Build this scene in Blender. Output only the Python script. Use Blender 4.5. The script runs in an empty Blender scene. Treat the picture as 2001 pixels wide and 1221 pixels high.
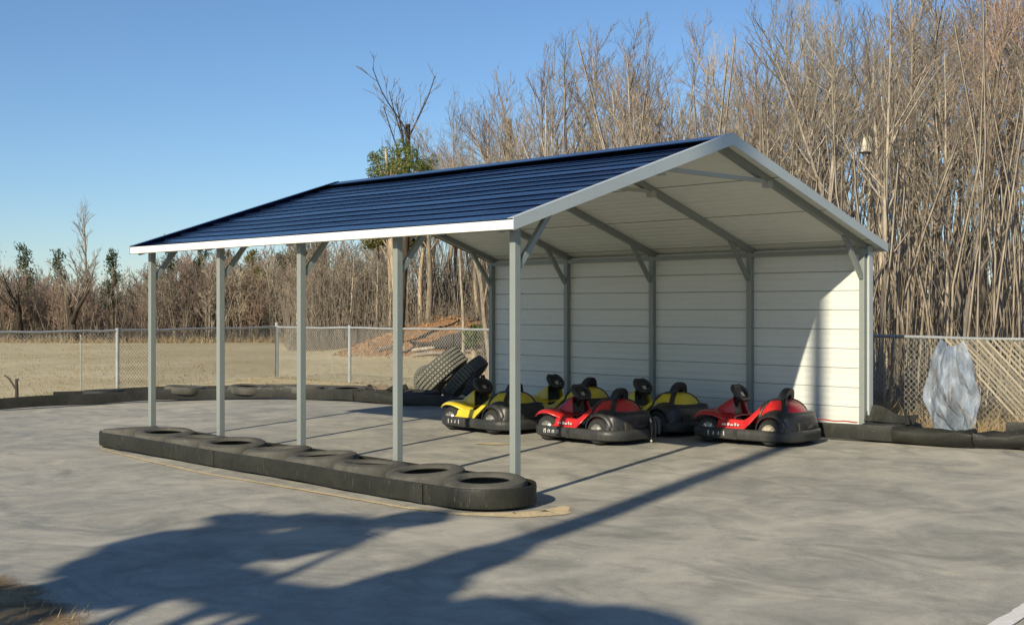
import bpy, math, random
from mathutils import Vector, Matrix
R = math.radians
rnd = random.Random(7)
scn = bpy.context.scene
col = scn.collection

# ------------------------------------------------------------------ camera, sky, sun, exposure
cam_d = bpy.data.cameras.new('camera'); cam = bpy.data.objects.new('camera', cam_d); col.objects.link(cam)
cam.location = (13.3606, -7.0638, 1.5776)
YAW = 0.8019
cam.rotation_euler = (R(90), 0, YAW)
cam_d.sensor_width = 36; cam_d.lens = 43.586; cam_d.shift_y = -0.0057
cam_d.clip_start = 0.05; cam_d.clip_end = 2000
scn.camera = cam
SUN_EL = R(27.6); SX, SY = -0.2756, 0.9613          # horizontal travel direction of the light
world = bpy.data.worlds.new('World'); scn.world = world; world.use_nodes = True
wn = world.node_tree.nodes; wl = world.node_tree.links
sky = wn.new('ShaderNodeTexSky'); sky.sky_type = 'NISHITA'; sky.sun_disc = False
sky.sun_elevation = SUN_EL; sky.sun_rotation = math.atan2(-SX, -SY)
sky.altitude = 200; sky.air_density = 1.0; sky.dust_density = 0.15; sky.ozone_density = 6.0
bg = wn['Background']; bg.inputs['Strength'].default_value = 0.077
wl.new(sky.outputs[0], bg.inputs['Color'])
sd = bpy.data.lights.new('sun', 'SUN'); sun = bpy.data.objects.new('sun', sd); col.objects.link(sun)
sd.energy = 4.35; sd.angle = R(0.53); sd.color = (1.0, 0.885, 0.69)
c_ = math.cos(SUN_EL)
sun.rotation_euler = Vector((SX*c_, SY*c_, -math.sin(SUN_EL))).to_track_quat('-Z', 'Y').to_euler()
sun.location = (16, -16, 14)
vs = scn.view_settings
vs.view_transform = 'Standard'; vs.look = 'None'; vs.gamma = 1; vs.use_curve_mapping = False
vs.exposure = 0.60

# ------------------------------------------------------------------ helpers
FW = Vector((-math.sin(YAW), math.cos(YAW))); RT = Vector((math.cos(YAW), math.sin(YAW)))
C0 = Vector((13.3606, -7.0638))
def site(lat, depth):
    """a point of the ground given along the road's own two axes (metres to the right of and beyond the near corner of the lot)"""
    p = C0 + FW*depth + RT*lat
    return p.x, p.y
def zg(y): return 0.0175*min(max(y, 0.0), 6.0)

def tag(o, label=None, cat=None, group=None, kind=None):
    if label: o['label'] = label
    if cat: o['category'] = cat
    if group: o['group'] = group
    if kind: o['kind'] = kind
    return o
def empty(name, loc=(0, 0, 0), rz=0.0, label=None, cat=None, group=None):
    o = bpy.data.objects.new(name, None); col.objects.link(o)
    o.empty_display_size = 0.1; o.location = loc; o.rotation_euler = (0, 0, rz)
    return tag(o, label, cat, group)
def kids(o): return [c for c in o.children]
def copy_tree(o, parent=None):
    c = o.copy(); col.objects.link(c)
    if parent: c.parent = parent
    for ch in kids(o): copy_tree(ch, c)
    return c

class MB:
    def __init__(s): s.v = []; s.f = []; s.m = []; s.mi = 0
    def face(s, *idx): s.f.append(idx); s.m.append(s.mi)
    def box(s, c, d, rz=0.0, M=None):
        b = len(s.v); hx, hy, hz = d[0]/2, d[1]/2, d[2]/2
        cr, sr = math.cos(rz), math.sin(rz)
        for dz in (-hz, hz):
            for dx, dy in ((-hx, -hy), (hx, -hy), (hx, hy), (-hx, hy)):
                p = Vector((dx*cr-dy*sr, dx*sr+dy*cr, dz))
                if M: p = M @ p
                s.v.append((c[0]+p.x, c[1]+p.y, c[2]+p.z))
        for q in ((3, 2, 1, 0), (4, 5, 6, 7), (0, 1, 5, 4), (1, 2, 6, 5), (2, 3, 7, 6), (3, 0, 4, 7)):
            s.face(*[b+i for i in q])
    def beam(s, a, b_, w, h, up=(0, 0, 1)):
        """square tube of width w (sideways) and height h from a to b"""
        a, b_ = Vector(a), Vector(b_); d = (b_-a).normalized(); u = Vector(up)
        sd_ = d.cross(u)
        if sd_.length < 1e-4: sd_ = Vector((1, 0, 0))
        sd_.normalize(); u = sd_.cross(d).normalized()
        b = len(s.v)
        for p in (a, b_):
            for i, j in ((-1, -1), (1, -1), (1, 1), (-1, 1)):
                s.v.append(tuple(p + sd_*(i*w/2) + u*(j*h/2)))
        for q in ((0, 1, 2, 3), (7, 6, 5, 4), (0, 4, 5, 1), (1, 5, 6, 2), (2, 6, 7, 3), (3, 7, 4, 0)):
            s.face(*[b+i for i in q])
    def tube(s, pts, rad, n=6, caps=True, closed=False):
        pts = [Vector(p) for p in pts]; N = len(pts)
        if not hasattr(rad, '__len__'): rad = [rad]*N
        b = len(s.v); ref = None
        for i, p in enumerate(pts):
            if closed: t = pts[(i+1) % N]-pts[i-1]
            else: t = pts[min(i+1, N-1)]-pts[max(i-1, 0)]
            t.normalize()
            if ref is None:
                ref = t.orthogonal().normalized()
            ref = (ref - t*ref.dot(t))
            if ref.length < 1e-5: ref = t.orthogonal()
            ref.normalize(); bi = t.cross(ref)
            for k in range(n):
                a = 2*math.pi*k/n
                q = p + (ref*math.cos(a)+bi*math.sin(a))*rad[i]
                s.v.append((q.x, q.y, q.z))
        L = N if closed else N-1
        for i in range(L):
            i2 = (i+1) % N
            for k in range(n):
                k2 = (k+1) % n
                s.face(b+i*n+k, b+i*n+k2, b+i2*n+k2, b+i2*n+k)
        if caps and not closed:
            s.face(*[b+k for k in reversed(range(n))]); s.face(*[b+(N-1)*n+k for k in range(n)])
    def loop_sweep(s, path, prof, closed=True):
        """path: list of (x, y, nx, ny, zbase) with outward normals; prof: closed list of (out, z)"""
        N = len(path); n = len(prof); b = len(s.v)
        for (x, y, nx, ny, z0) in path:
            for (o, z) in prof: s.v.append((x+nx*o, y+ny*o, z0+z))
        for i in range(N if closed else N-1):
            i2 = (i+1) % N
            for k in range(n):
                k2 = (k+1) % n
                s.face(b+i*n+k, b+i2*n+k, b+i2*n+k2, b+i*n+k2)
        if not closed:
            s.face(*[b+k for k in range(n)]); s.face(*[b+(N-1)*n+k for k in reversed(range(n))])
    def lathe(s, prof, n=32, M=None, closed=True):
        """prof: list of (r, h) round local z"""
        b = len(s.v); P = len(prof)
        for i in range(n):
            a = 2*math.pi*i/n; ca, sa = math.cos(a), math.sin(a)
            for (r, h) in prof:
                p = Vector((r*ca, r*sa, h))
                if M: p = M @ p
                s.v.append((p.x, p.y, p.z))
        for i in range(n):
            i2 = (i+1) % n
            for k in range(P if closed else P-1):
                k2 = (k+1) % P
                s.face(b+i*P+k, b+i2*P+k, b+i2*P+k2, b+i*P+k2)
    def grid(s, nu, nv, fn, wrap_u=False, flip=False):
        b = len(s.v)
        for i in range(nu):
            for j in range(nv): s.v.append(tuple(fn(i/(nu-1) if not wrap_u else i/nu, j/(nv-1))))
        for i in range(nu if wrap_u else nu-1):
            i2 = (i+1) % nu
            for j in range(nv-1):
                q = (b+i*nv+j, b+i2*nv+j, b+i2*nv+j+1, b+i*nv+j+1)
                s.face(*(q[::-1] if flip else q))
    def prism(s, poly, fn0, fn1):
        """poly of 2-D points; fn0/fn1 map each to the two end points"""
        b = len(s.v); n = len(poly)
        for p in poly: s.v.append(tuple(fn0(p)))
        for p in poly: s.v.append(tuple(fn1(p)))
        s.face(*[b+i for i in reversed(range(n))]); s.face(*[b+n+i for i in range(n)])
        for i in range(n):
            j = (i+1) % n; s.face(b+i, b+j, b+n+j, b+n+i)
    def mesh(s, name, mats, smooth=0, thick=0.0):
        me = bpy.data.meshes.new(name); me.from_pydata(s.v, [], s.f)
        if not isinstance(mats, (list, tuple)): mats = [mats]
        for m in mats: me.materials.append(m)
        if len(mats) > 1: me.polygons.foreach_set('material_index', s.m)
        me.update()
        if smooth:
            me.polygons.foreach_set('use_smooth', [True]*len(me.polygons))
            if smooth < 180: me.set_sharp_from_angle(angle=R(smooth))
        return me
    def build(s, name, mats, parent=None, smooth=0, thick=0.0, bevel=0.0, loc=None):
        o = bpy.data.objects.new(name, s.mesh(name, mats, smooth)); col.objects.link(o)
        if parent: o.parent = parent
        if loc: o.location = loc
        if thick:
            md = o.modifiers.new('thickness', 'SOLIDIFY'); md.thickness = thick; md.offset = 0
        if bevel:
            md = o.modifiers.new('bevel', 'BEVEL'); md.width = bevel; md.segments = 2; md.limit_method = 'ANGLE'; md.angle_limit = R(40)
        return o

# ------------------------------------------------------------------ materials
class N:
    """a small node-graph helper"""
    def __init__(s, name):
        s.m = bpy.data.materials.new(name); s.m.use_nodes = True
        s.t = s.m.node_tree; s.b = s.t.nodes['Principled BSDF']
    def n(s, typ, **kw):
        x = s.t.nodes.new(typ)
        for k, v in kw.items(): setattr(x, k, v)
        return x
    def link(s, a, b): s.t.links.new(a, b)
    def coord(s, scale=(1, 1, 1), out='Object', rot=(0, 0, 0)):
        tc = s.n('ShaderNodeTexCoord'); mp = s.n('ShaderNodeMapping')
        mp.inputs['Scale'].default_value = scale; mp.inputs['Rotation'].default_value = rot
        s.link(tc.outputs[out], mp.inputs['Vector']); return mp.outputs[0]
    def world(s, scale=(1, 1, 1)):
        g = s.n('ShaderNodeNewGeometry'); mp = s.n('ShaderNodeMapping'); mp.inputs['Scale'].default_value = scale
        s.link(g.outputs['Position'], mp.inputs['Vector']); return mp.outputs[0]
    def noise(s, vec, scale, detail=6, rough=.6, dist=0.0):
        x = s.n('ShaderNodeTexNoise'); x.inputs['Scale'].default_value = scale; x.inputs['Detail'].default_value = detail
        x.inputs['Roughness'].default_value = rough; x.inputs['Distortion'].default_value = dist
        s.link(vec, x.inputs['Vector']); return x.outputs['Fac']
    def ramp(s, fac, stops):
        x = s.n('ShaderNodeValToRGB'); e = x.color_ramp.elements
        while len(e) < len(stops): e.new(.5)
        for i, (p, c) in enumerate(stops):
            e[i].position = p; e[i].color = (c, c, c, 1) if not hasattr(c, '__len__') else (*c, 1)
        s.link(fac, x.inputs['Fac']); return x.outputs['Color']
    def mix(s, fac, a, b, mode='MIX'):
        x = s.n('ShaderNodeMix', data_type='RGBA', blend_type=mode)
        for sock, v in ((x.inputs[0], fac), (x.inputs[6], a), (x.inputs[7], b)):
            if hasattr(v, 'is_output'): s.link(v, sock)
            elif hasattr(v, '__len__'): sock.default_value = (*v, 1)
            else: sock.default_value = v if sock.type == 'VALUE' else (v, v, v, 1)
        return x.outputs[2]
    def math(s, op, a, b=0.0):
        x = s.n('ShaderNodeMath', operation=op)
        for sock, v in ((x.inputs[0], a), (x.inputs[1], b)):
            if hasattr(v, 'is_output'): s.link(v, sock)
            else: sock.default_value = v
        return x.outputs[0]
    def bump(s, h, strength=.3, dist=.01):
        x = s.n('ShaderNodeBump'); x.inputs['Strength'].default_value = strength; x.inputs['Distance'].default_value = dist
        s.link(h, x.inputs['Height']); s.link(x.outputs[0], s.b.inputs['Normal']); return x
    def set(s, color=None, rough=None, metal=None, spec=None):
        for k, v in (('Base Color', color), ('Roughness', rough), ('Metallic', metal), ('Specular IOR Level', spec)):
            if v is None: continue
            if hasattr(v, 'is_output'): s.link(v, s.b.inputs[k])
            else: s.b.inputs[k].default_value = (*v, 1) if hasattr(v, '__len__') else v
        return s.m

def plain(name, c1, c2, scale=6, rough=.5, metal=0, bump=.0, spec=.5, stretch=(1, 1, 1), rand=0.0):
    g = N(name); v = g.coord(stretch)
    f = g.noise(v, scale, 7, .65)
    c = g.ramp(f, [(.3, c1), (.7, c2)])
    if rand:
        oi = g.n('ShaderNodeObjectInfo')
        c = g.mix(1.0, c, g.ramp(oi.outputs['Random'], [(0, 1-rand), (1, 1+rand*0.6)]), 'MULTIPLY')
    if bump: g.bump(g.noise(v, scale*6, 4, .6), bump, .01)
    return g.set(c, rough, metal, spec)

def m_pavement():
    g = N('pavement_concrete'); v = g.world()
    big = g.noise(v, .32, 4, .55, .6)
    med = g.noise(v, 1.5, 7, .62, 1.6)
    ws = g.world((1.0, .5, 1))
    fine = g.noise(v, 9, 8, .7, .4)
    grit = g.noise(v, 120, 3, .6)
    c = g.ramp(big, [(.3, (.258, .252, .220)), (.7, (.340, .324, .272))])
    c = g.mix(.75, c, g.ramp(med, [(.30, (.36, .365, .37)), (.5, (.5, .5, .5)), (.70, (.68, .67, .63))]), 'OVERLAY')
    c = g.mix(.5, c, g.ramp(fine, [(.25, (.40, .40, .41)), (.75, (.60, .595, .58))]), 'OVERLAY')
    tan = g.noise(g.world((1, 1, 1)), .45, 5, .6, .9)
    c = g.mix(g.ramp(tan, [(.54, 0.0), (.74, .45)]), c, (.40, .355, .26))
    c = g.mix(.5, c, g.ramp(grit, [(.3, .30), (.7, .70)]), 'OVERLAY')
    # pale trowel sweeps and scuffs
    sw = g.noise(ws, .95, 6, .62, 1.1)
    c = g.mix(g.ramp(sw, [(.49, 0.0), (.60, .35), (.70, .72)]), c, (.46, .43, .355))
    dk = g.noise(g.world((.8, 1.2, 1)), 1.05, 7, .66, 1.6)
    c = g.mix(g.ramp(dk, [(.49, 0.0), (.68, .70)]), c, (.165, .168, .145))
    cr = g.noise(g.world((.35, 3.2, 1)), 1.4, 6, .7, 1.0)
    c = g.mix(g.ramp(cr, [(.64, 0.0), (.70, .28), (.76, .05)]), c, (.55, .52, .45))
    h = g.math('ADD', g.math('MULTIPLY', fine, .6), g.math('MULTIPLY', grit, .4))
    g.bump(h, .16, .005)
    return g.set(c, g.ramp(med, [(.3, .62), (.7, .85)]), 0, .35)
def m_ground():
    g = N('field_ground'); v = g.world()
    a = g.noise(v, .25, 5, .6, .5); b = g.noise(v, 2.2, 8, .7); d = g.noise(v, 26, 4, .7)
    c = g.ramp(a, [(.32, (.36, .31, .19)), (.5, (.45, .385, .245)), (.68, (.50, .44, .31))])
    e = g.noise(v, .7, 6, .7, 1.0)
    c = g.mix(g.ramp(e, [(.50, 0.0), (.70, .55)]), c, (.30, .29, .17))
    c = g.mix(.7, c, g.ramp(b, [(.25, (.36, .37, .34)), (.75, (.60, .585, .56))]), 'OVERLAY')
    c = g.mix(.6, c, g.ramp(d, [(.25, .36), (.75, .64)]), 'OVERLAY')
    g.bump(g.math('ADD', b, d), .5, .03)
    return g.set(c, .95, 0, .15)
def m_clay():
    g = N('red_clay'); v = g.world()
    a = g.noise(v, .8, 6, .65, .6); b = g.noise(v, 5, 8, .7); d = g.noise(v, 30, 4, .7)
    c = g.ramp(a, [(.32, (.33, .25, .15)), (.46, (.36, .20, .10)), (.54, (.24, .16, .085)), (.66, (.46, .20, .08))])
    c = g.mix(.8, c, g.ramp(b, [(.25, .33), (.75, .66)]), 'OVERLAY')
    c = g.mix(.5, c, g.ramp(d, [(.25, .35), (.75, .65)]), 'OVERLAY')
    g.bump(g.math('ADD', b, d), .8, .06)
    return g.set(c, .95, 0, .1)
def m_litter():
    g = N('leaf_litter'); v = g.world()
    b = g.noise(v, 4, 8, .75); d = g.noise(v, 40, 4, .7)
    c = g.ramp(b, [(.3, (.15, .095, .05)), (.5, (.26, .165, .085)), (.7, (.36, .25, .14))])
    c = g.mix(.7, c, g.ramp(d, [(.25, .3), (.75, .68)]), 'OVERLAY')
    g.bump(g.math('ADD', b, d), 1.0, .05)
    return g.set(c, .95, 0, .1)
def m_rubber(name, lo, hi, scuff=.3, rough=.55):
    g = N(name); v = g.coord(); w = g.world()
    a = g.noise(w, 3.0, 7, .65, .4); b = g.noise(w, 22, 6, .7)
    c = g.ramp(a, [(.3, lo), (.75, hi)])
    st = g.noise(g.world((9, 9, 1.2)), 5, 5, .65)
    c = g.mix(g.ramp(st, [(.60, 0.0), (.78, scuff)]), c, (.26, .25, .21))
    sp = g.noise(w, 34, 2, .5)
    c = g.mix(g.ramp(sp, [(.74, 0.0), (.80, scuff)]), c, (.42, .40, .36))
    g.bump(g.math('ADD', a, g.math('MULTIPLY', b, .4)), .35, .012)
    return g.set(c, g.ramp(b, [(.3, rough-.12), (.7, rough+.2)]), 0, .28)
def m_roof():
    g = N('navy_roof_metal'); w = g.world((.25, 2, 2))
    a = g.noise(w, 3, 6, .6)
    c = g.ramp(a, [(.3, (.016, .022, .048)), (.7, (.024, .033, .068))])
    g.bump(g.noise(g.world((.6, 3, 3)), 1.6, 4, .5), .16, .02)
    g.b.inputs['Metallic'].default_value = 1.0
    return g.set(c, g.ramp(a, [(.3, .13), (.7, .20)]), 1.0, .5)
def m_bark(name, cols, twig=False):
    g = N(name); v = g.coord((1, 1, .25)); oi = g.n('ShaderNodeObjectInfo')
    f = g.noise(v, 14, 6, .7)
    c = g.ramp(f, [(.30, tuple(x*.45 for x in cols[0])), (.5, cols[0]), (.70, cols[1])])
    t = g.ramp(oi.outputs['Random'], [(0, (.50, .50, .52)), (.35, (.80, .78, .74)), (.7, (1.0, .97, .92)), (1, (1.3, 1.24, 1.14))])
    c = g.mix(1.0, c, t, 'MULTIPLY')
    if not twig: g.bump(f, .6, .015)
    return g.set(c, .9, 0, .15)
def m_loose(name, lo, hi, scale, dens=.55):
    """loose sand or soil lying thinly on the paving: bare gaps open up towards its rim"""
    g = N(name); v = g.world(); f = g.noise(v, scale, 7, .7); h = g.noise(v, 38, 6, .75)
    c = g.ramp(f, [(.3, lo), (.7, hi)]); g.set(c, .95, 0, .1); g.bump(h, .5, .012)
    at_ = g.n('ShaderNodeAttribute', attribute_name='cover')
    k = g.math('ADD', g.math('MULTIPLY', at_.outputs['Fac'], dens*2), g.math('SUBTRACT', g.math('ADD', g.math('MULTIPLY', h, .7), g.math('MULTIPLY', f, .5)), .95))
    a = g.ramp(k, [(.05, 0.0), (.35, 1.0)])
    g.link(a, g.b.inputs['Alpha']); return g.m
def cover(o, vals):
    at_ = o.data.attributes.new('cover', 'FLOAT', 'POINT'); at_.data.foreach_set('value', vals); return o
def m_leaf(name, lo, hi, trans=.25):
    g = N(name); v = g.world()
    f = g.noise(v, 5, 5, .7)
    c = g.ramp(f, [(.3, lo), (.7, hi)])
    g.set(c, .5, 0, .35)
    tr = g.n('ShaderNodeBsdfTranslucent'); mx = g.n('ShaderNodeMixShader'); mx.inputs[0].default_value = trans
    g.link(c, tr.inputs[0]); g.link(g.b.outputs[0], mx.inputs[1]); g.link(tr.outputs[0], mx.inputs[2])
    g.link(mx.outputs[0], g.t.nodes['Material Output'].inputs['Surface'])
    return g.m
def m_paint(name, c1, c2, rough=.28):
    g = N(name); v = g.coord(); a = g.noise(v, 7, 6, .65); b = g.noise(v, 45, 5, .7)
    c = g.ramp(a, [(.3, c1), (.7, c2)])
    c = g.mix(g.ramp(b, [(.58, 0.0), (.75, .30)]), c, (.16, .14, .11))
    g.b.inputs['Coat Weight'].default_value = .35; g.b.inputs['Coat Roughness'].default_value = .15
    return g.set(c, g.ramp(b, [(.3, rough), (.7, rough+.25)]), 0, .5)
def m_sheet(name, base, grime, rough=.42, metal=0.0, amt=.35):
    g = N(name); w = g.world((.5, .5, 2.2))
    a = g.noise(w, 1.6, 6, .6, .3); b = g.noise(g.world((4, 4, .6)), 3, 6, .65)
    c = g.ramp(a, [(.3, tuple(x*.94 for x in base)), (.7, base)])
    c = g.mix(g.ramp(b, [(.55, 0.0), (.8, amt)]), c, grime)
    g.bump(g.noise(g.world((.5, .5, 4)), 2.2, 4, .5), .2, .02)
    return g.set(c, rough, metal, .45)
def m_plastic():
    g = N('plastic_sheeting'); v = g.coord((1, 1, .45)); f = g.noise(v, 5, 6, .65, .5)
    c = g.ramp(f, [(.3, (.16, .21, .28)), (.7, (.47, .555, .66))])
    dirt = g.noise(g.coord(), 9, 5, .6)
    c = g.mix(g.ramp(dirt, [(.55, 0.0), (.75, .45)]), c, (.22, .22, .20))
    g.bump(g.noise(g.coord((1, 1, .5)), 9, 4, .6, 1.0), .5, .03)
    g.set(c, .5, 0, .4)
    tr = g.n('ShaderNodeBsdfTranslucent'); tp = g.n('ShaderNodeBsdfTransparent'); mx = g.n('ShaderNodeMixShader'); mx.inputs[0].default_value = .30
    mx2 = g.n('ShaderNodeMixShader'); mx2.inputs[0].default_value = .26
    g.link(c, tr.inputs[0]); g.link(g.b.outputs[0], mx.inputs[1]); g.link(tr.outputs[0], mx.inputs[2])
    g.link(g.ramp(g.noise(g.coord((1.5, 1, .6)), 4, 5, .6, .8), [(.38, .04), (.70, .62)]), mx2.inputs[0])
    g.link(mx.outputs[0], mx2.inputs[1]); g.link(tp.outputs[0], mx2.inputs[2])
    g.link(mx2.outputs[0], g.t.nodes['Material Output'].inputs['Surface'])
    return g.m

M = dict(
    pave=m_pavement(), ground=m_ground(), clay=m_clay(), litter=m_litter(),
    steel=m_sheet('galvanised_tube', (.230, .258, .240), (.15, .165, .15), .42, .1, .3),
    rake=m_sheet('galvanised_trim', (.44, .48, .47), (.33, .36, .35), .36, .2, .4),
    white=m_sheet('white_trim', (.80, .775, .70), (.62, .60, .52), .4, 0, .3),
    wall=m_sheet('cream_wall_metal', (.59, .615, .575), (.45, .47, .435), .42, 0, .3),
    ceil=m_sheet('cream_ceiling_metal', (.68, .71, .645), (.52, .54, .49), .42, 0, .35),
    roof=m_roof(), tie=m_sheet('dull_tie_steel', (.36, .38, .34), (.26, .28, .25), .5, 0, .3),
    belt=m_rubber('conveyor_rubber', (.012, .013, .011), (.029, .029, .022), .36, .5),
    belt2=m_rubber('dull_conveyor_rubber', (.014, .015, .013), (.034, .034, .028), .22, .55),
    tyre=m_rubber('weathered_tyre_rubber', (.042, .042, .036), (.115, .110, .090), .36, .7),
    tyred=m_rubber('dark_tyre_rubber', (.016, .017, .017), (.040, .040, .038), .15, .6),
    tread=m_rubber('grey_truck_tyre', (.14, .142, .12), (.25, .245, .20), .3, .8),
    bump=m_rubber('kart_bumper_rubber', (.020, .022, .022), (.050, .050, .045), .22, .42),
    black=plain('black_plastic', (.008, .009, .009), (.040, .039, .035), 11, .42, 0, .2),
    seat=plain('black_vinyl', (.008, .009, .010), (.018, .019, .021), 7, .45, 0, .15),
    chrome=plain('worn_aluminium', (.42, .42, .40), (.62, .61, .57), 12, .35, .8, .05),
    creamrim=plain('cream_wheel_hub', (.42, .37, .26), (.58, .53, .40), 12, .5, 0, .05),
    yellow=m_paint('yellow_gelcoat', (.52, .39, .018), (.66, .51, .030)),
    red=m_paint('red_gelcoat', (.37, .008, .011), (.50, .016, .016)),
    decal=plain('white_decal', (.34, .34, .34), (.55, .54, .52), 20, .5),
    wire=plain('galvanised_wire', (.30, .31, .29), (.44, .45, .42), 5, .5, .2),
    rail=plain('galvanised_pipe', (.26, .28, .28), (.38, .40, .40), 5, .4, .25),
    slat=plain('tan_slat', (.22, .19, .13), (.33, .285, .20), 6, .6, 0, .1, rand=.45),
    sand=plain('pale_sawdust', (.42, .33, .19), (.60, .49, .30), 14, .95, 0, .4, .1), sandl=m_loose('thin_sawdust', (.42, .33, .19), (.60, .49, .31), 9, .55),
    dirt=m_loose('sandy_dirt', (.12, .085, .05), (.40, .285, .16), 2.6, .62), plastic=m_plastic(),
    redtape=plain('faded_red_rubber', (.30, .02, .02), (.40, .05, .04), 8, .55, 0, .1),
    wood=plain('grey_weathered_wood', (.10, .075, .05), (.20, .16, .11), 8, .85, 0, .4),
    nest=plain('pale_nest_box_board', (.45, .42, .33), (.60, .56, .45), 8, .8, 0, .2),
    dark=plain('charred_bark', (.018, .016, .014), (.055, .048, .040), 7, .9, 0, .6),
    bark=m_bark('pale_tan_bark', ((.31, .275, .225), (.48, .435, .36))),
    barkg=m_bark('grey_brown_bark', ((.29, .245, .18), (.41, .35, .265))),
    barkd=m_bark('dark_bark', ((.055, .045, .036), (.10, .085, .066))),
    twig=m_bark('brown_twigs', ((.25, .22, .18), (.37, .33, .275)), True),
    twigp=m_bark('pinkish_twigs', ((.29, .215, .175), (.39, .30, .25)), True),
    twigg=m_bark('grey_twigs', ((.30, .27, .22), (.41, .375, .31)), True),
    pine=m_leaf('pine_needles', (.035, .058, .024), (.085, .115, .045), .3),
    pineg=m_leaf('olive_needles', (.12, .125, .03), (.22, .20, .055), .35),
    holly=m_leaf('evergreen_leaves', (.075, .11, .025), (.20, .24, .065), .4),
    shade=m_leaf('dark_evergreen_leaves', (.03, .05, .015), (.06, .09, .03), .1),
    drygrass=m_leaf('dry_grass_blades', (.30, .22, .11), (.46, .36, .20), .3),
    paint=plain('white_road_paint', (.55, .54, .50), (.72, .70, .65), 20, .8, 0, .2),
)

# ------------------------------------------------------------------ ground, pavement
def clamp(x, a, b): return min(max(x, a), b)
def hump(x, y):
    """the red clay bank that rises beyond the lot"""
    dx, dy = x-C0.x, y-C0.y
    D = dx*FW.x+dy*FW.y; L = dx*RT.x+dy*RT.y
    a = clamp((D-34)/8.5, 0, 1); a = a*a*(3-2*a)
    b = clamp((L+6.4)/4.2, 0, 1); b = b*b*(3-2*b)
    far = clamp((D-30)/40, 0, 1)
    n = .12*math.sin(x*1.7+y*.6)*math.sin(y*1.3-x*.4)
    return a*b*(1.06+n+.10*math.sin(x*3.1+y*2.2)*math.sin(y*2.9-x)) + far*.06*math.sin(x*.3)*math.sin(y*.23)
mb = MB()
def axis(lo, hi, fine_lo, fine_hi, step_f, step_c):
    a = [lo+(fine_lo-lo)*k/5 for k in range(5)]
    n = int((fine_hi-fine_lo)/step_f); b = [fine_lo+step_f*k for k in range(n+1)]
    return a+b+[fine_hi+(hi-fine_hi)*((k+1)/12)**2 for k in range(12)]
gx = axis(-620, 420, -60, 30, .5, 40); gy = axis(-220, 800, -10, 80, .5, 40)
for y in gy:
    for x in gx: mb.v.append((x, y, zg(y)-.03+hump(x, y)))
nx = len(gx)
for j in range(len(gy)-1):
    for i in range(nx-1):
        cx, cy = (gx[i]+gx[i+1])/2, (gy[j]+gy[j+1])/2
        dx, dy = cx-C0.x, cy-C0.y; D = dx*FW.x+dy*FW.y; L = dx*RT.x+dy*RT.y
        mb.mi = 0
        if hump(cx, cy) > .10: mb.mi = 1
        if (L > -6 and D > 45) or D > 54 or (cy > 7.6 and L > 1.0): mb.mi = 2
        mb.face(j*nx+i, j*nx+i+1, (j+1)*nx+i+1, (j+1)*nx+i)
tag(mb.build('ground', [M['ground'], M['clay'], M['litter']], smooth=180), kind='structure')

def lot_inside(x, y):
    if y > 5.55 + max(0, (x-5.0))*.16: return False
    if x < -5.75: return False
    # rounded far corner
    cx, cy, r = -3.4, 3.15, 2.40
    if x < cx and y > cy and (x-cx)**2+(y-cy)**2 > r*r: return False
    return True
mb = MB(); st = .25; X0, Y0 = -6.0, -26.0; nxp, nyp = 150, 134; idx = {}
for j in range(nyp):
    for i in range(nxp):
        cx, cy = X0+(i+.5)*st, Y0+(j+.5)*st
        if not lot_inside(cx, cy): continue
        q = []
        for a, b in ((i, j), (i+1, j), (i+1, j+1), (i, j+1)):
            if (a, b) not in idx:
                x, y = X0+a*st, Y0+b*st
                idx[(a, b)] = len(mb.v)
                mb.v.append((x, y, zg(y)+.0022*math.sin(x*1.9+y)*math.sin(y*1.4)-.0022))
            q.append(idx[(a, b)])
        mb.face(*q)
tag(mb.build('pavement', M['pave'], smooth=180), kind='structure')

def ribbon(name, pts, wid, z, mat, jit=.02, n=6):
    """a thin flat strip with uneven edges laid on the pavement"""
    mb = MB(); P = []
    for i in range(len(pts)-1):
        for k in range(n):
            t = k/n; P.append((pts[i][0]*(1-t)+pts[i+1][0]*t, pts[i][1]*(1-t)+pts[i+1][1]*t, wid[i]*(1-t)+wid[i+1]*t))
    P.append((*pts[-1], wid[-1]))
    cv = []
    for i, (x, y, w) in enumerate(P):
        a = P[max(i-1, 0)]; b = P[min(i+1, len(P)-1)]
        d = Vector((b[0]-a[0], b[1]-a[1])).normalized(); nrm = Vector((-d.y, d.x)); e = min(1, min(i, len(P)-1-i)/4)
        for q, c_ in ((-1, 0), (-.45, .8), (0, 1), (.45, .8), (1, 0)):
            o = (w/2*1.6+rnd.uniform(-jit, jit))*q
            mb.v.append((x+nrm.x*o, y+nrm.y*o, zg(y)+z)); cv.append(c_*e)
    for i in range(len(P)-1):
        for q in range(4): mb.face(5*i+q, 5*i+5+q, 5*i+6+q, 5*i+q+1)
    return cover(mb.build(name, mat), cv)
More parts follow.
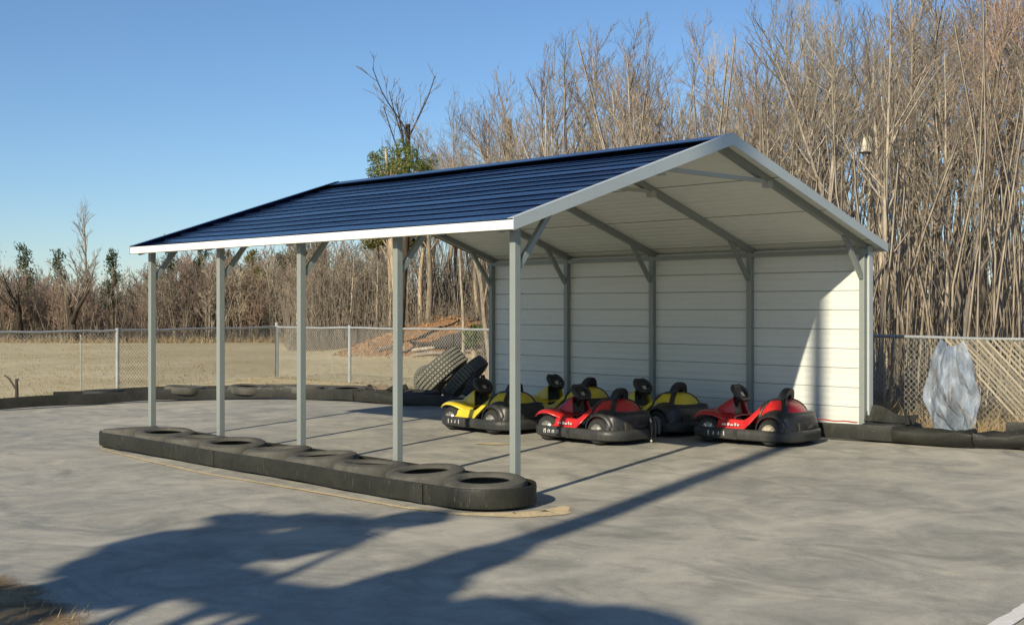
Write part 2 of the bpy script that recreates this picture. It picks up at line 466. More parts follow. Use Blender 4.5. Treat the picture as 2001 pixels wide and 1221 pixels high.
# flat marks lying on the pavement
tag(ribbon('sawdust_border', [(.1, -.76), (1.76, -.93), (2.91, -1.0), (4.46, -.93), (5.77, -.90), (6.29, -.80), (6.64, -.52), (6.76, -.23), (6.60, .08)],
           [.03, .045, .045, .045, .06, .08, .22, .24, .05], .004, M['sandl'], .012, 20), kind='structure')
tag(ribbon('sawdust_smear', [(3.02, 2.28), (3.25, 2.42), (3.50, 2.58)], [.05, .14, .03], .005, M['sandl'], .02, 8), kind='structure')
tag(ribbon('painted_line', [(10.72, -1.9), (10.60, -.80), (10.54, -.42)], [.06, .06, .04], .005, M['paint'], .006, 8), kind='structure')
mb = MB(); edge = [(5.85, -4.22), (6.10, -4.06), (6.35, -4.12), (6.55, -4.05), (6.80, -4.22), (7.05, -4.12), (7.33, -4.17), (7.60, -4.30), (7.72, -4.75), (7.5, -6.5), (4.5, -6.5), (4.8, -4.6)]
E2 = []
for i in range(len(edge)):
    a, b = edge[i], edge[(i+1) % len(edge)]
    for k in range(5): E2.append((a[0]+(b[0]-a[0])*k/5+rnd.uniform(-.03, .03), a[1]+(b[1]-a[1])*k/5+rnd.uniform(-.03, .03)))
mb.v.append((6.4, -5.2, .016))
for x, y in E2: mb.v.append((x*.72+6.4*.28, y*.72-5.2*.28, .007+rnd.uniform(-.003, .004)))
for x, y in E2: mb.v.append((6.4+(x-6.4)*1.10, -5.2+(y+5.2)*1.14, .003))
n_ = len(E2)
for i in range(n_):
    j = (i+1) % n_
    mb.face(0, 1+j, 1+i); mb.face(1+i, 1+j, 1+n_+j, 1+n_+i)
tag(cover(mb.build('dirt_patch', M['dirt'], smooth=180), [1.0]+[.85]*n_+[0.0]*n_), kind='structure')
mb = MB()
for k in range(350):
    x, y = rnd.uniform(5.2, 7.7), -4.15-abs(rnd.gauss(0, .5))
    a = rnd.uniform(0, 6.28); L = rnd.uniform(.02, .07); w = .003
    dx, dy = math.cos(a), math.sin(a); b = len(mb.v); h = rnd.uniform(.01, .05)
    mb.v += [(x-dy*w, y+dx*w, .012), (x+dy*w, y-dx*w, .012), (x+dx*L, y+dy*L, .012+h)]
    mb.face(b, b+1, b+2)
tag(mb.build('dead_grass', M['drygrass']), kind='stuff')

mb = MB(); pth = [(.1, -.76), (1.76, -.93), (2.91, -1.0), (4.46, -.93), (5.77, -.90), (6.29, -.80), (6.64, -.52), (6.76, -.23), (6.60, .10)]
for k in range(900):
    i = rnd.randrange(len(pth)-1); t = rnd.random(); a, b = pth[i], pth[i+1]
    x = a[0]+(b[0]-a[0])*t+rnd.gauss(0, .03); y = a[1]+(b[1]-a[1])*t+rnd.gauss(0, .05); s_ = rnd.uniform(.0015, .0035); q = len(mb.v); an = rnd.uniform(0, 6.28)
    for j in range(3): mb.v.append((x+s_*math.cos(an+j*2.1), y+s_*math.sin(an+j*2.1), zg(y)+.004))
    mb.v.append((x, y, zg(y)+.004+s_*.8)); mb.face(q, q+1, q+3); mb.face(q+1, q+2, q+3); mb.face(q+2, q, q+3)
for k in range(300):
    x = rnd.uniform(-4, 11); y = rnd.uniform(-4, 5); s_ = rnd.uniform(.002, .004); q = len(mb.v)
    for j in range(3): mb.v.append((x+s_*math.cos(j*2.1), y+s_*math.sin(j*2.1), zg(y)-.001))
    mb.v.append((x, y, zg(y)+s_)); mb.face(q, q+1, q+3); mb.face(q+1, q+2, q+3); mb.face(q+2, q, q+3)
tag(mb.build('sawdust_grains', M['sand']), kind='stuff')

# ------------------------------------------------------------------ the carport
SPC = 1.524; Wd = 5.45; yE, zE, yR, zR = -.195, 2.268, 2.725, 3.215
SL = (zR-zE)/(yR-yE); XL, XR = -.132, 6.28
def T(y): return zE+SL*(y-yE) if y <= yR else zR-SL*(y-yR)
cp = empty('carport', (3.05, 2.7, 0), 0, 'open steel carport with navy ribbed roof, slim grey posts and one cream back wall', 'carport')
cp.location = (0, 0, 0)
PW = .066
for i in range(5):
    x = i*SPC
    for (y, back) in ((0, 0), (Wd, 1)):
        mb = MB(); z0 = zg(y)+.004; z1 = T(y)-.098
        mb.box((x, y, (z0+z1)/2), (PW, PW, z1-z0))
        mb.box((x, y, z0+.004), (.14, .14, .008))
        mb.build('post', M['steel'], cp, bevel=.004)
    for s_ in (0, 1):
        mb = MB()
        ya, yb = (yE+.03, yR) if s_ == 0 else (Wd-yE-.03, yR)
        mb.beam((x, ya, T(ya)-.072), (x, yb, T(yb)-.072-.002*s_), PW-.002, .064)
        mb.build('rafter', M['steel'], cp)
        # knee brace from post to rafter
        mb = MB(); yp = .034 if s_ == 0 else Wd-.034; yq = .40 if s_ == 0 else Wd-.40
        mb.beam((x, yp, T(yp)-.44), (x, yq, T(yq)-.095), .046, .046)
        mb.build('knee_brace', M['steel'], cp)
    mb = MB(); yc = .86
    mb.beam((x+.001, yR-yc, T(yR-yc)-.085), (x+.001, yR+yc, T(yR+yc)-.085), .04, .04)
    for s_ in (-1, 1): mb.box((x, yR+s_*yc, T(yR-yc)-.115), (.072, .09, .07))
    mb.build('collar_tie', M['tie'], cp)
# roof sheets, four to a slope, each with its own ribs; navy above, cream below
def roof_sheet(s0, s1, back, last):
    mb = MB(); Ltot = math.hypot(yR-yE, zR-zE); n = int(round((s1-s0)/.2355))
    ang = math.atan(SL)
    prof = []
    def P(s, h):
        y = yE+s*math.cos(ang)-h*math.sin(ang); z = zE-.020+s*math.sin(ang)+h*math.cos(ang)
        return (Wd-y if back else y, z)
    prof.append(P(s0, 0))
    for k in range(n):
        a = s0+(s1-s0)*(k+.5)/n
        for ds, h in ((-.016, 0), (-.012, .0075), (.012, .0075), (.040, 0)): prof.append(P(a+ds, h))
    prof.append(P(s1+(.02 if not last else 0), .0))
    NX = 13
    b = len(mb.v); m = len(prof)
    for i in range(NX):
        x = XL+(XR-XL)*i/(NX-1)
        for (y, z) in prof: mb.v.append((x, y, z+.003*math.sin(x*2.1+y*3)))
    for i in range(NX-1):
        for k in range(m-1):
            q = (b+i*m+k, b+(i+1)*m+k, b+(i+1)*m+k+1, b+i*m+k+1)
            mb.mi = 0; mb.face(*(q if not back else q[::-1]))
    # underside: flat sheet with a lap step at its lower edge and faint pans
    b = len(mb.v); lo = [(.016, -.016), (.024, -.013)]; step = (s1-s0)/n
    for k in range(n):
        a = k*step
        lo += [(max(a, .024)+.060, -.013), (a+.068, -.0065), (a+.076, -.013), (a+.160, -.013), (a+.168, -.0065), (a+.176, -.013)]
    lo.append((s1-s0-.004, -.013)); lo = sorted(lo)
    pr = [P(s0+s, h) for s, h in lo]; m = len(pr)
    for i in range(2):
        x = XL+.004+(XR-XL-.008)*i
        for (y, z) in pr: mb.v.append((x, y, z))
    mb.mi = 1
    for k in range(m-1):
        q = (b+k, b+k+1, b+m+k+1, b+m+k); mb.face(*(q if not back else q[::-1]))
    mb.build('roof_panel', [M['roof'], M['ceil']], cp, smooth=25)
Ltot = math.hypot(yR-yE, zR-zE)
cuts = [0, .27, 1.19, 2.11, Ltot-.01]
for k in range(4):
    for back in (0, 1): roof_sheet(cuts[k], cuts[k+1], back, k == 3)
mb = MB()   # ridge cap
cs = [(-.17, -.17*SL+.008), (-.15, -.15*SL+.016), (0, .018), (.15, -.15*SL+.016), (.17, -.17*SL+.008), (.15, -.15*SL+.010), (0, .012), (-.15, -.15*SL+.010)]
mb.prism(cs, lambda p: (XL-.012, yR+p[0], zR+p[1]), lambda p: (XR+.008, yR+p[0], zR+p[1]))
mb.build('ridge_cap', M['roof'], cp)
for back in (0, 1):
    y = yE-.004 if not back else Wd-yE+.004; s_ = -1 if not back else 1
    mb = MB(); mb.box(((XL+XR)/2, y+s_*.004, zE-.036), (XR-XL+.01, .008, .074)); mb.box(((XL+XR)/2, y-s_*.03, zE-.0735), (XR-XL-.01, .05, .004))
    mb.build('eave_trim', M['white'], cp)
    for xx, sx in ((XR, 1), (XL, -1)):
        mb = MB(); ya = yE-.012; yb = yR
        def mp(p): return (p[0], Wd-p[0])[back]
        poly = [(ya, zE-.082), (yb, zR-.088), (yb, zR+.022), (ya, zE+.012)]
        mb.prism(poly, lambda p: (xx+sx*.004, mp(p[0:1]) if False else (p[0] if not back else Wd-p[0]), p[1]),
                 lambda p: (xx+sx*.014, (p[0] if not back else Wd-p[0]), p[1]))
        # the flange folded over the roof edge
        pol2 = [(ya, zE+.012), (yb, zR+.022), (yb, zR+.026), (ya, zE+.016)]
        mb.prism(pol2, lambda p: (xx-sx*.06, (p[0] if not back else Wd-p[0]), p[1]), lambda p: (xx+sx*.0145, (p[0] if not back else Wd-p[0]), p[1]))
        mb.build('rake_trim', M['rake'] if sx > 0 else M['roof'], cp)
# back wall of horizontal panels
WY = Wd+PW/2+.004
zb = [.24, .44, .66, .88, 1.10, 1.32, 1.54, 1.76, 1.98, 2.19, 2.25]
for k in range(len(zb)-1):
    z0, z1 = zb[k], zb[k+1]; mb = MB()
    pr = [(0, z0+.004), (0, z0+(z1-z0)*.31), (.0009, z0+(z1-z0)*.33), (0, z0+(z1-z0)*.35), (0, z0+(z1-z0)*.65), (.0009, z0+(z1-z0)*.67), (0, z0+(z1-z0)*.69), (0, z1-.007), (.020, z1+.002), (.026, z1+.002), (.026, z0+.002), (.020, z0+.002)]
    if z1-z0 < .1: pr = [(0, z0+.004), (0, z1-.004), (.026, z1), (.026, z0+.002)]
    mb.prism(pr, lambda p: (-.03, WY+p[0], p[1]), lambda p: (4*SPC+.05, WY+p[0], p[1]))
    mb.build('wall_panel', M['wall'], cp, smooth=20)
mb = MB(); mb.box((2*SPC, Wd, T(Wd)-.135), (4*SPC+.1, .05, .05)); mb.build('wall_girt', M['steel'], cp)
mb = MB(); mb.box((2*SPC, Wd+.002, 1.21), (4*SPC-.07, .002, .002)); 
mb = MB(); mb.box((4*SPC+.062, WY+.012, 1.245), (.022, .08, 2.02)); mb.box((4*SPC+.035, WY-.004, 1.245), (.05, .006, 2.02)); mb.build('corner_trim', M['rake'], cp)
mb = MB(); mb.box((2*SPC+.02, WY-.004, .243), (4*SPC+.06, .012, .03)); mb.build('wall_base_trim', M['redtape'] if False else M['wall'], cp)

# ------------------------------------------------------------------ tyre barriers
def stadium(x0, x1, yc, hw, step=.12):
    P = []
    r = hw
    xa, xb = x0+r, x1-r
    n = int((xb-xa)/step)
    for i in range(n): P.append((xa+(xb-xa)*i/n, yc-r, 0, -1, 0.0))
    m = 18
    for i in range(m): a = -math.pi/2+math.pi*i/m; P.append((xb+r*math.cos(a), yc+r*math.sin(a), math.cos(a), math.sin(a), 0.0))
    for i in range(n): P.append((xb+(xa-xb)*i/n, yc+r, 0, 1, 0.0))
    for i in range(m): a = math.pi/2+math.pi*i/m; P.append((xa+r*math.cos(a), yc+r*math.sin(a), math.cos(a), math.sin(a), 0.0))
    return P
def wobble(path, amp=.006):
    out = []
    for (x, y, nx, ny, z) in path:
        w = amp*(math.sin(x*3.1+y*2)+.6*math.sin(x*7.7-y*5)); out.append((x+nx*w, y+ny*w, nx, ny, z+.004*math.sin(x*2.3+y)))
    return out
belt_prof = [(0, .022), (.006, .05), (.004, .10), (.006, .150), (.001, .172), (-.012, .174), (-.014, .10), (-.013, .022)]
mb = MB(); mb.loop_sweep(wobble(stadium(-.16, 6.50, -.33, .40)), belt_prof)
bA = mb.build('rubber_belt_barrier', M['belt'], smooth=50)
tag(bA, 'long black rubber belt looped round the feet of the front carport posts', 'barrier')
for x in (5.72, 2.55, .6):
    mb = MB(); mb.box((x, -.738, .098), (.16, .006, .150)); mb.box((x+.06, -.743, .15), (.012, .006, .012)); mb.box((x+.06, -.743, .05), (.012, .006, .012))
    mb.build('lap_joint', M['belt2'], bA)
def make_tyre(mat, r=.33, w=.185):
    mb = MB(); k = r/.33; h = w/2
    prof = [(r-.012, -h*.82), (r, -h*.5), (r+.002, 0), (r, h*.5), (r-.012, h*.82), (r-.045*k, h), (r-.09*k, h*1.02), (r-.125*k, h*.9), (r-.137*k, h*.72),
            (r-.128*k, h*.62), (r-.10*k, h*.86), (r-.06*k, h*.88), (r-.022, h*.6), (r-.018, 0), (r-.022, -h*.6), (r-.06*k, -h*.88), (r-.10*k, -h*.86), (r-.128*k, -h*.62),
            (r-.137*k, -h*.72), (r-.125*k, -h*.9), (r-.09*k, -h*1.02), (r-.045*k, -h)]
    mb.lathe(prof, 40)
    return mb.mesh('tyre', mat, 40)
ty_me = make_tyre(M['tyre']); ty_dk = make_tyre(M['tyred'])
def put_tyre(x, y, z, label, group, tilt=(0, 0), s=1.0, me=None, sz=1.0):
    o = bpy.data.objects.new('tyre', me or ty_me); col.objects.link(o)
    o.location = (x, y, z); o.rotation_euler = (tilt[0], tilt[1], rnd.uniform(0, 6)); o.scale = (s, s, s*sz)
    return tag(o, label, 'tyre', group)
gA = 'tyres laid flat inside the loop barrier'
LA = [(6.12, 'worn tyre in the rounded near end of the loop barrier, by the nearest post', (.03, -.05), 1.0),
      (5.37, 'flat tyre second from the near end of the loop barrier, slightly sunk', (-.05, .06), 1.0),
      (4.66, 'squashed tyre beside the second post from the near end', (.05, -.03), .98),
      (3.90, 'flat tyre midway between the second and the middle front post', (-.05, -.05), 1.0),
      (3.15, 'grey tyre tilted at the foot of the middle front post', (.04, .07), 1.0),
      (2.39, 'pale dusty tyre between the middle and the fourth front post', (-.03, .05), 1.0),
      (1.64, 'worn tyre at the foot of the fourth front post from the near end', (.05, .02), .98),
      (.93, 'dusty tyre between the two farthest front posts', (-.04, -.05), .96),
      (.22, 'buckled tyre in the far rounded end of the loop barrier', (.06, -.09), .97)]
for i, (x, lb, ti, s) in enumerate(LA): put_tyre(x, -.355+.02*math.sin(i*2.1), .120+.008*math.sin(i*3), lb, gA, (ti[0]*.8, ti[1]*.8), s*1.03)

# the long barrier round the edge of the lot
pathB = [(-5.62, -9), (-5.55, -3), (-5.45, .37), (-5.30, 1.34), (-5.15, 2.2), (-4.92, 2.75), (-4.45, 3.55), (-3.85, 4.10), (-3.30, 4.45), (-2.50, 4.63), (-1.7, 4.72), (-.9, 4.79), (-.3, 4.85),
         (1, 4.98), (2.4, 5.06), (3.6, 5.09), (4.6, 5.08), (5.4, 5.08), (5.95, 5.12), (6.35, 5.22), (6.78, 5.33), (7.41, 5.40), (7.9, 5.5), (9, 5.75), (11, 6.2), (14, 6.8)]
def resample(pts, step):
    out = [Vector(pts[0])]
    for a, b in zip(pts, pts[1:]):
        a, b = Vector(a), Vector(b); n = max(1, int((b-a).length/step))
        for k in range(1, n+1): out.append(a.lerp(b, k/n))
    for _ in range(3):
        out = [out[0]]+[(out[i-1]+out[i]*2+out[i+1])/4 for i in range(1, len(out)-1)]+[out[-1]]
    return out
PB = resample(pathB, .15)
cum = [0]
for a, b in zip(PB, PB[1:]): cum.append(cum[-1]+(b-a).length)
def belt_piece(x_or_i0, i1, off, prof, name, mat, label, cat='barrier', group=None, dz=0.0, amp=.012, rough=0.0):
    P = []
    for i in range(x_or_i0, i1+1):
        a, b = PB[max(i-1, 0)], PB[min(i+1, len(PB)-1)]; d = (b-a).normalized(); nrm = Vector((d.y, -d.x))   # towards the lot
        p = PB[i]-nrm*off
        w = amp*(math.sin(i*.9)+.7*math.sin(i*.37+1))
        P.append((p.x+nrm.x*w, p.y+nrm.y*w, nrm.x, nrm.y, zg(p.y)+dz+.008*math.sin(i*.6)))
    mb = MB(); mb.loop_sweep(P, prof, closed=False)
    if rough:
        npf = len(prof); k0 = rnd.uniform(0, 9)
        for q, (vx, vy, vz) in enumerate(mb.v):
            i, k = divmod(q, npf); nx, ny, zb0 = P[i][2], P[i][3], P[i][4]
            w = rough*(math.sin(i*1.7+k*2.1+k0)+.8*math.sin(i*.55+k*1.2+k0*2)); f = clamp((vz-zb0)/.2, 0, 1)
            mb.v[q] = (vx+nx*w*.8*f, vy+ny*w*.8*f, vz+w*f-rough*1.2*f*abs(math.sin(i*.31+k0)))
    return tag(mb.build(name, mat, smooth=50), label, cat, group)
def near_i(x, y): return min(range(len(PB)), key=lambda i: (PB[i]-Vector((x, y))).length)
profB = [(0, .020), (.008, .06), (.006, .12), (.008, .165), (0, .190), (-.016, .190), (-.018, .1), (-.016, .02)]
i0, i1_, i2, i3, i4, i5, i6 = 0, near_i(-5.3, 1.3), near_i(-4.1, 3.9), near_i(-2.3, 4.66), near_i(-1.2, 4.75), near_i(6.5, 5.26), len(PB)-1
gB = 'lengths of black belt fixed along the back barrier'
belt_piece(i0, i1_, 0, profB, 'rubber_belt', M['belt2'], 'black rubber belt running along the far left edge of the lot below the leaning stake', group=gB)
belt_piece(i1_, i2, .004, profB, 'rubber_belt', M['belt2'], 'curved black rubber belt along the back barrier between the far two front posts', group=gB)
belt_piece(i2, i3, 0, profB, 'rubber_belt', M['belt2'], 'black rubber belt with scuffs at the back of the lot under three flat tyres', group=gB)
belt_piece(i3, i4, .01, [(o*1.2, z*1.12) for o, z in profB], 'rubber_belt', M['belt'], 'crumpled bulging black belt below the scraps on the back barrier', group=gB, amp=.02, rough=.02)
belt_piece(i4, i5, 0, [(o, z*.97) for o, z in profB], 'rubber_belt', M['belt2'], 'smooth dark belt passing behind the karts and under the back wall', group=gB, amp=.006)
roll = [(.0, .018), (.055, .045), (.085, .10), (.075, .16), (.03, .205), (-.05, .215), (-.12, .19), (-.14, .10), (-.10, .02)]
belt_piece(i5, near_i(7.45, 5.42), 0, roll, 'rolled_rubber_mat', M['belt'], 'thick rolled black rubber mat with folded edges, right of the carport wall', group=gB, amp=.02, rough=.024)
belt_piece(near_i(7.40, 5.40), i6, .05, [(o, z*.95) for o, z in roll], 'rolled_rubber_mat', M['belt2'], 'dark sagging rubber mat at the right end of the back barrier', group=gB, amp=.025, rough=.03)
belt_piece(i1_, i4, .72, profB, 'rubber_belt', M['belt2'], 'outer black belt behind the flat tyres of the back barrier', group=gB)
belt_piece(near_i(5.9, 5.1), near_i(6.5, 5.3), .66, [(o, z*1.25) for o, z in profB], 'rubber_belt', M['belt2'], 'short upright belt behind the barrier between the wall corner and the plastic sheet', group=gB)
belt_piece(near_i(7.5, 5.4), i6, .62, [(o, z*1.2) for o, z in profB], 'rubber_belt', M['belt2'], 'upright dark belt behind the barrier below the slatted fence', group=gB)
gC = 'tyres lying on the back barrier'
for (x, y, z, lb, ti) in [(-4.95, 3.20, .215, 'flat tyre on the back barrier just right of the farthest front post', (.03, .05)),
                          (-4.30, 4.00, .215, 'flat tyre on the back barrier between the two farthest front posts', (-.04, .03)),
                          (-3.62, 4.62, .215, 'flat tyre on the back barrier left of the middle front post', (.03, -.04)),
                          (-2.92, 4.98, .205, 'sunken tyre on the back barrier right of the middle front post', (-.05, .03))]:
    put_tyre(x, y, z+.0, lb, gC, ti, 1.0, None, .72)
for (x, y, lb) in [(-5.8, 2.2, 'tyre set low behind the belt left of the farthest front post'), (-2.1, 5.06, 'tyre half hidden behind the crumpled belt'), (-1.3, 5.15, 'tyre low behind the belt before the leaning truck tyres'),
                   (6.35, 5.62, 'tyre in the barrier just right of the wall corner'), (7.95, 5.85, 'tyre in the barrier at the right end')]:
    put_tyre(x, y, zg(y)+.10, lb, gC, (.02, .03), 1.0, ty_dk, .95)
for i in range(6): put_tyre(.2+i*.95, 5.47+.0*i-.0, zg(5.4)+.098, 'dark tyre tucked in the barrier under the back wall', 'tyres under the back wall', (0, 0), .98, ty_dk, .9)
# scraps lying on the crumpled belt
mb = MB(); mb.grid(7, 5, lambda u, v: (-.17+.34*u, -.10+.2*v, .04*math.sin(u*5)+.05*math.cos(v*4+u*3)+.05*u*(1-u)*4*v))
tag(mb.build('rubber_scrap', M['wood'], thick=.014, loc=(-2.02, 4.92, .30)), 'torn brown scrap curling up on the crumpled belt', 'scrap')
mb = MB(); mb.grid(7, 5, lambda u, v: (-.19+.38*u, -.09+.18*v, .07*abs(math.sin(u*6))*(.4+v)+.02*v))
tag(mb.build('rubber_scrap', M['belt'], thick=.016, loc=(-1.66, 4.98, .27)), 'black flap of rubber folded in two humps beside the brown scrap', 'scrap')
mb = MB(); mb.grid(8, 6, lambda u, v: (-.30+.6*u, .02*math.sin(u*9)+.10*v, .16*v*(1-.5*u)+.03*math.sin(u*7)*v))
tag(mb.build('rubber_scrap', M['belt2'], thick=.014, loc=(6.42, 5.42, .30)), 'loose black belt flap sticking up right of the wall corner', 'scrap')
mb = MB(); mb.tube([(6.72, 5.30, .30), (6.70, 5.33, .38), (6.66, 5.35, .43), (6.67, 5.36, .47)], [.03, .022, .016, .012], 6)
tag(mb.build('stub_of_strap', M['belt2'], smooth=60), 'short twisted black strap end sticking up from the barrier near the plastic sheet', 'strap')
mb = MB(); mb.grid(10, 3, lambda u, v: (5.62+.5*u, 5.30-.05*v+.01*math.sin(u*8), .292+.004*math.sin(u*11)+.02*v*(1-v)))
tag(mb.build('red_strip', M['redtape'], thick=.008), 'faded red rubber strip lying on the barrier under the wall corner', 'strip')

# ------------------------------------------------------------------ chain-link fence
def chain_mesh(L, H, p=.036, r=.0032):
    mb = MB(); n = int(L/p); m = int(H/p); V, F = mb.v, mb.f
    a3 = [(r*math.cos(a), r*math.sin(a)) for a in (1.57, 3.67, 5.76)]
    for i in range(n):
        b0 = len(V)
        for k in range(m+1):
            x = i*p+(p if (k+i) % 2 else 0); yy = r*(1 if (k % 2) else -1)
            for ax, ay in a3: V.append((x+ax, yy+ay, k*p))
        for k in range(m):
            q = b0+k*3
            F.append((q, q+1, q+4, q+3)); F.append((q+1, q+2, q+5, q+4)); F.append((q+2, q, q+3, q+5))
    mb.m = [0]*len(F)
    return mb
def fence_run(root, pts, ztop, rail_r=.021, wire=.0036):
    """pts: list of (x, y, post radius, extra height)"""
    zt = ztop if callable(ztop) else (lambda x: ztop)
    for k, (x, y, pr, ex) in enumerate(pts):
        if pr <= 0: continue
        z0 = zg(y); h = zt(x)-z0+ex
        mb = MB(); mb.tube([(x, y, z0), (x, y, z0+h)], pr, 10); mb.tube([(x, y, z0+h), (x, y, z0+h+.015), (x, y, z0+h+.03)], [pr+.006, pr+.005, pr*.4], 10)
        mb.build('fence_post', M['rail'], root, smooth=50)
    for (a, b) in zip(pts, pts[1:]):
        A, B = Vector(a[:2]), Vector(b[:2]); d = (B-A); L = d.length; an = math.atan2(d.y, d.x)
        mb = MB(); n = 6
        mb.tube([(a[0]+d.x*i/n, a[1]+d.y*i/n, zt(a[0]+d.x*i/n)-.022-.012*math.sin(math.pi*i/n)+.004*math.sin(i*2+a[0])) for i in range(n+1)], rail_r, 8)
        mb.build('top_rail', M['rail'], root, smooth=60)
        zb_ = max(zg(a[1]), zg(b[1]))+.02
        m = chain_mesh(L, min(zt(a[0]), zt(b[0]))-.025-zb_, r=wire)
        o = m.build('chain_link_mesh', M['wire'], root, smooth=180); o.location = (a[0], a[1]-.026, zb_); o.rotation_euler = (0, 0, an)
        o['kind'] = 'stuff'
f1 = empty('chain_link_fence', (0, 0, 0), 0, 'galvanised chain-link fence along the left field, with round posts and a top rail', 'fence')
fence_run(f1, [(-7.0, -4.0, .03, 0), (-7.32, -1.2, .03, 0), (-7.50, 1.15, .0, 0), (-7.52, 2.62, .008, -.12), (-7.58, 3.33, .034, -.01), (-8.2, 5.4, 0, 0), (-8.80, 7.5, .038, .045)], 1.175)
f2 = empty('chain_link_fence', (0, 0, 0), 0, 'chain-link fence that runs behind the carport from the corner post to the right edge', 'fence')
pr2 = [(-8.80, 7.5, 0, 0), (-6.20, 7.46, .032, 0), (-3.0, 7.38, 0, 0), (-.4, 7.3, .03, 0), (2.0, 7.2, .03, 0), (4.9, 7.08, .03, 0), (8.6, 7.0, .03, 0), (11.6, 7.0, .03, 0)]
fence_run(f2, pr2, lambda x: 1.175+.06*clamp((x+8.8)/10, 0, 1), wire=.0031)
# tan slats woven diagonally through the right-hand mesh
def slat_mesh():
    mb = MB(); L = 1.05*1.414
    mb.box((0, 0, 0), (L, .006, .024), M=Matrix.Rotation(R(45), 4, 'Y').to_3x3()); return mb.mesh('slat', M['slat'])
sl = slat_mesh()
for i in range(46):
    x = 6.80+i*.066
    o = bpy.data.objects.new('slat', sl); col.objects.link(o); o.parent = f2; o.location = (x, 7.0-.012+(.004 if i % 2 else 0)+(8.6-x)*.015*(1 if x < 8.6 else 0), .66)
    o.rotation_euler = (0, rnd.uniform(-.02, .02), 0)
# plastic sheet hung on the fence
def plast(u, v):
    top = 1.20-.085*math.sin(math.pi*u)**.6
    vv = 1-v; t = vv*5; k = min(int(t), 4); f_ = t-k
    LL = (.13, .24, .31, .37, .26, .10); RR = (.15, .24, .30, .33, .34, .31); L_ = LL[k]*(1-f_)+LL[k+1]*f_
    R_ = RR[k]*(1-f_)+RR[k+1]*f_
    x = 6.46-L_+(L_+R_)*u
    bt_ = .03+.05*abs(math.sin(u*17))*(1-u)+.03*math.sin(u*41); z = bt_+(top-bt_)*v
    def tri(a): a = (a/6.283) % 1.0; return 4*abs(a-.5)-1
    fold = .032*tri(u*13+v*1.5)*(.4+.6*v)+.05*tri(u*7-v*9+.6)*(1-v)**.7+.045*tri(u*11+v*13)*(1-v)*v*2.2+.03*abs(math.sin(u*9+v*5))+.02*tri(u*23-v*17)*(1-v)
    y = 6.91-.05-fold*1.7-.12*math.sin(math.pi*min(1, (1-v)*1.1))*math.sin(math.pi*u)
    return (x, y, z)
mb = MB(); mb.grid(66, 80, plast)
tag(mb.build('plastic_sheet', M['plastic'], smooth=28), 'crumpled blue-grey plastic sheet hung from the fence rail right of the carport', 'plastic sheet')

# ------------------------------------------------------------------ truck tyres leaning behind the barrier
def truck_tyre(loc, axis_, r, w, label, spin=0.0):
    mb = MB(); h = w/2
    prof = [(r-.02, -h*.9), (r, -h*.72), (r+.004, 0), (r, h*.72), (r-.02, h*.9), (r-.08, h), (r-.16, h*.95), (r-.21, h*.8), (r-.20, h*.66), (r-.10, h*.85), (r-.035, h*.6), (r-.03, 0), (r-.035, -h*.6), (r-.10, -h*.85), (r-.20, -h*.66), (r-.21, -h*.8), (r-.16, -h*.95), (r-.08, -h)]
    mb.lathe(prof, 48)
    o = mb.build('truck_tyre', M['tyre'], smooth=40)
    q = Vector(axis_).normalized().to_track_quat('Z', 'Y'); o.rotation_mode = 'QUATERNION'; o.rotation_quaternion = q; o.location = loc
    mb = MB()
    for i in range(46):
        a = 2*math.pi*i/46
        for k in range(5):
            zz = (k-2)*h*.345; rr = r+.004-abs(k-2)*.004
            mb.box((rr*math.cos(a), rr*math.sin(a), zz), (.040, 2*math.pi*r/46*.60, h*.23), a)
    t = mb.build('tread', M['tread'], o, smooth=30); t['kind'] = 'stuff'
    return tag(o, label, 'tyre', 'truck tyres heaped behind the barrier')
def axw(right, up, back): return Vector((RT.x*right+FW.x*back, RT.y*right+FW.y*back, up))
def at(lat, D, z): x, y = site(lat, D); return (x, y, z)
truck_tyre(at(-1.14, 20.0, .540), axw(.66, -.74, -.10), .43, .36, 'big grey truck tyre with blocky tread leaning behind the back barrier')
truck_tyre(at(-.74, 19.55, .45), axw(.70, -.70, -.16), .41, .22, 'narrow grey truck tyre propped against the bigger one, nearer the wall')
truck_tyre(at(-1.36, 20.35, .335), axw(.75, .1, -.62), .27, .24, 'small worn tyre standing under the low end of the leaning truck tyres')
mb = MB(); 
for k in range(7):
    a = k*.9; mb.tube([(-.2+.07*k, .05*math.sin(a), .1), (-.15+.06*k, .06*math.cos(a), .28+.03*math.sin(a*2)), (-.05+.04*k, .05*math.sin(a+1), .40+.05*math.cos(a))], [.05, .06, .03], 6)
o = mb.build('scrap_heap', M['dark'], smooth=60, loc=(*site(-.58, 18.75), .12)); tag(o, 'heap of black torn rubber beside the far wall corner behind the yellow kart', 'scrap')
# stake with a cross stick by the left fence
st_ = empty('broken_stake', (*site(-8.07, 20.2), zg(1.2)), 0, 'dark broken wooden stake with a slanting stick leaning on it by the left fence', 'stake')
mb = MB(); mb.tube([(0, 0, 0), (.01, 0, .2), (-.01, 0, .36)], [.03, .028, .024], 7); mb.box((.02, 0, .37), (.09, .03, .025)); mb.build('stake', M['dark'], st_, smooth=60)
mb = MB(); mb.tube([(-.06, .02, .20), (-.2, .02, .28), (-.36, .02, .37), (-.5, 0, .42)], [.02, .016, .014, .01], 6); mb.build('stick', M['dark'], st_, smooth=60)
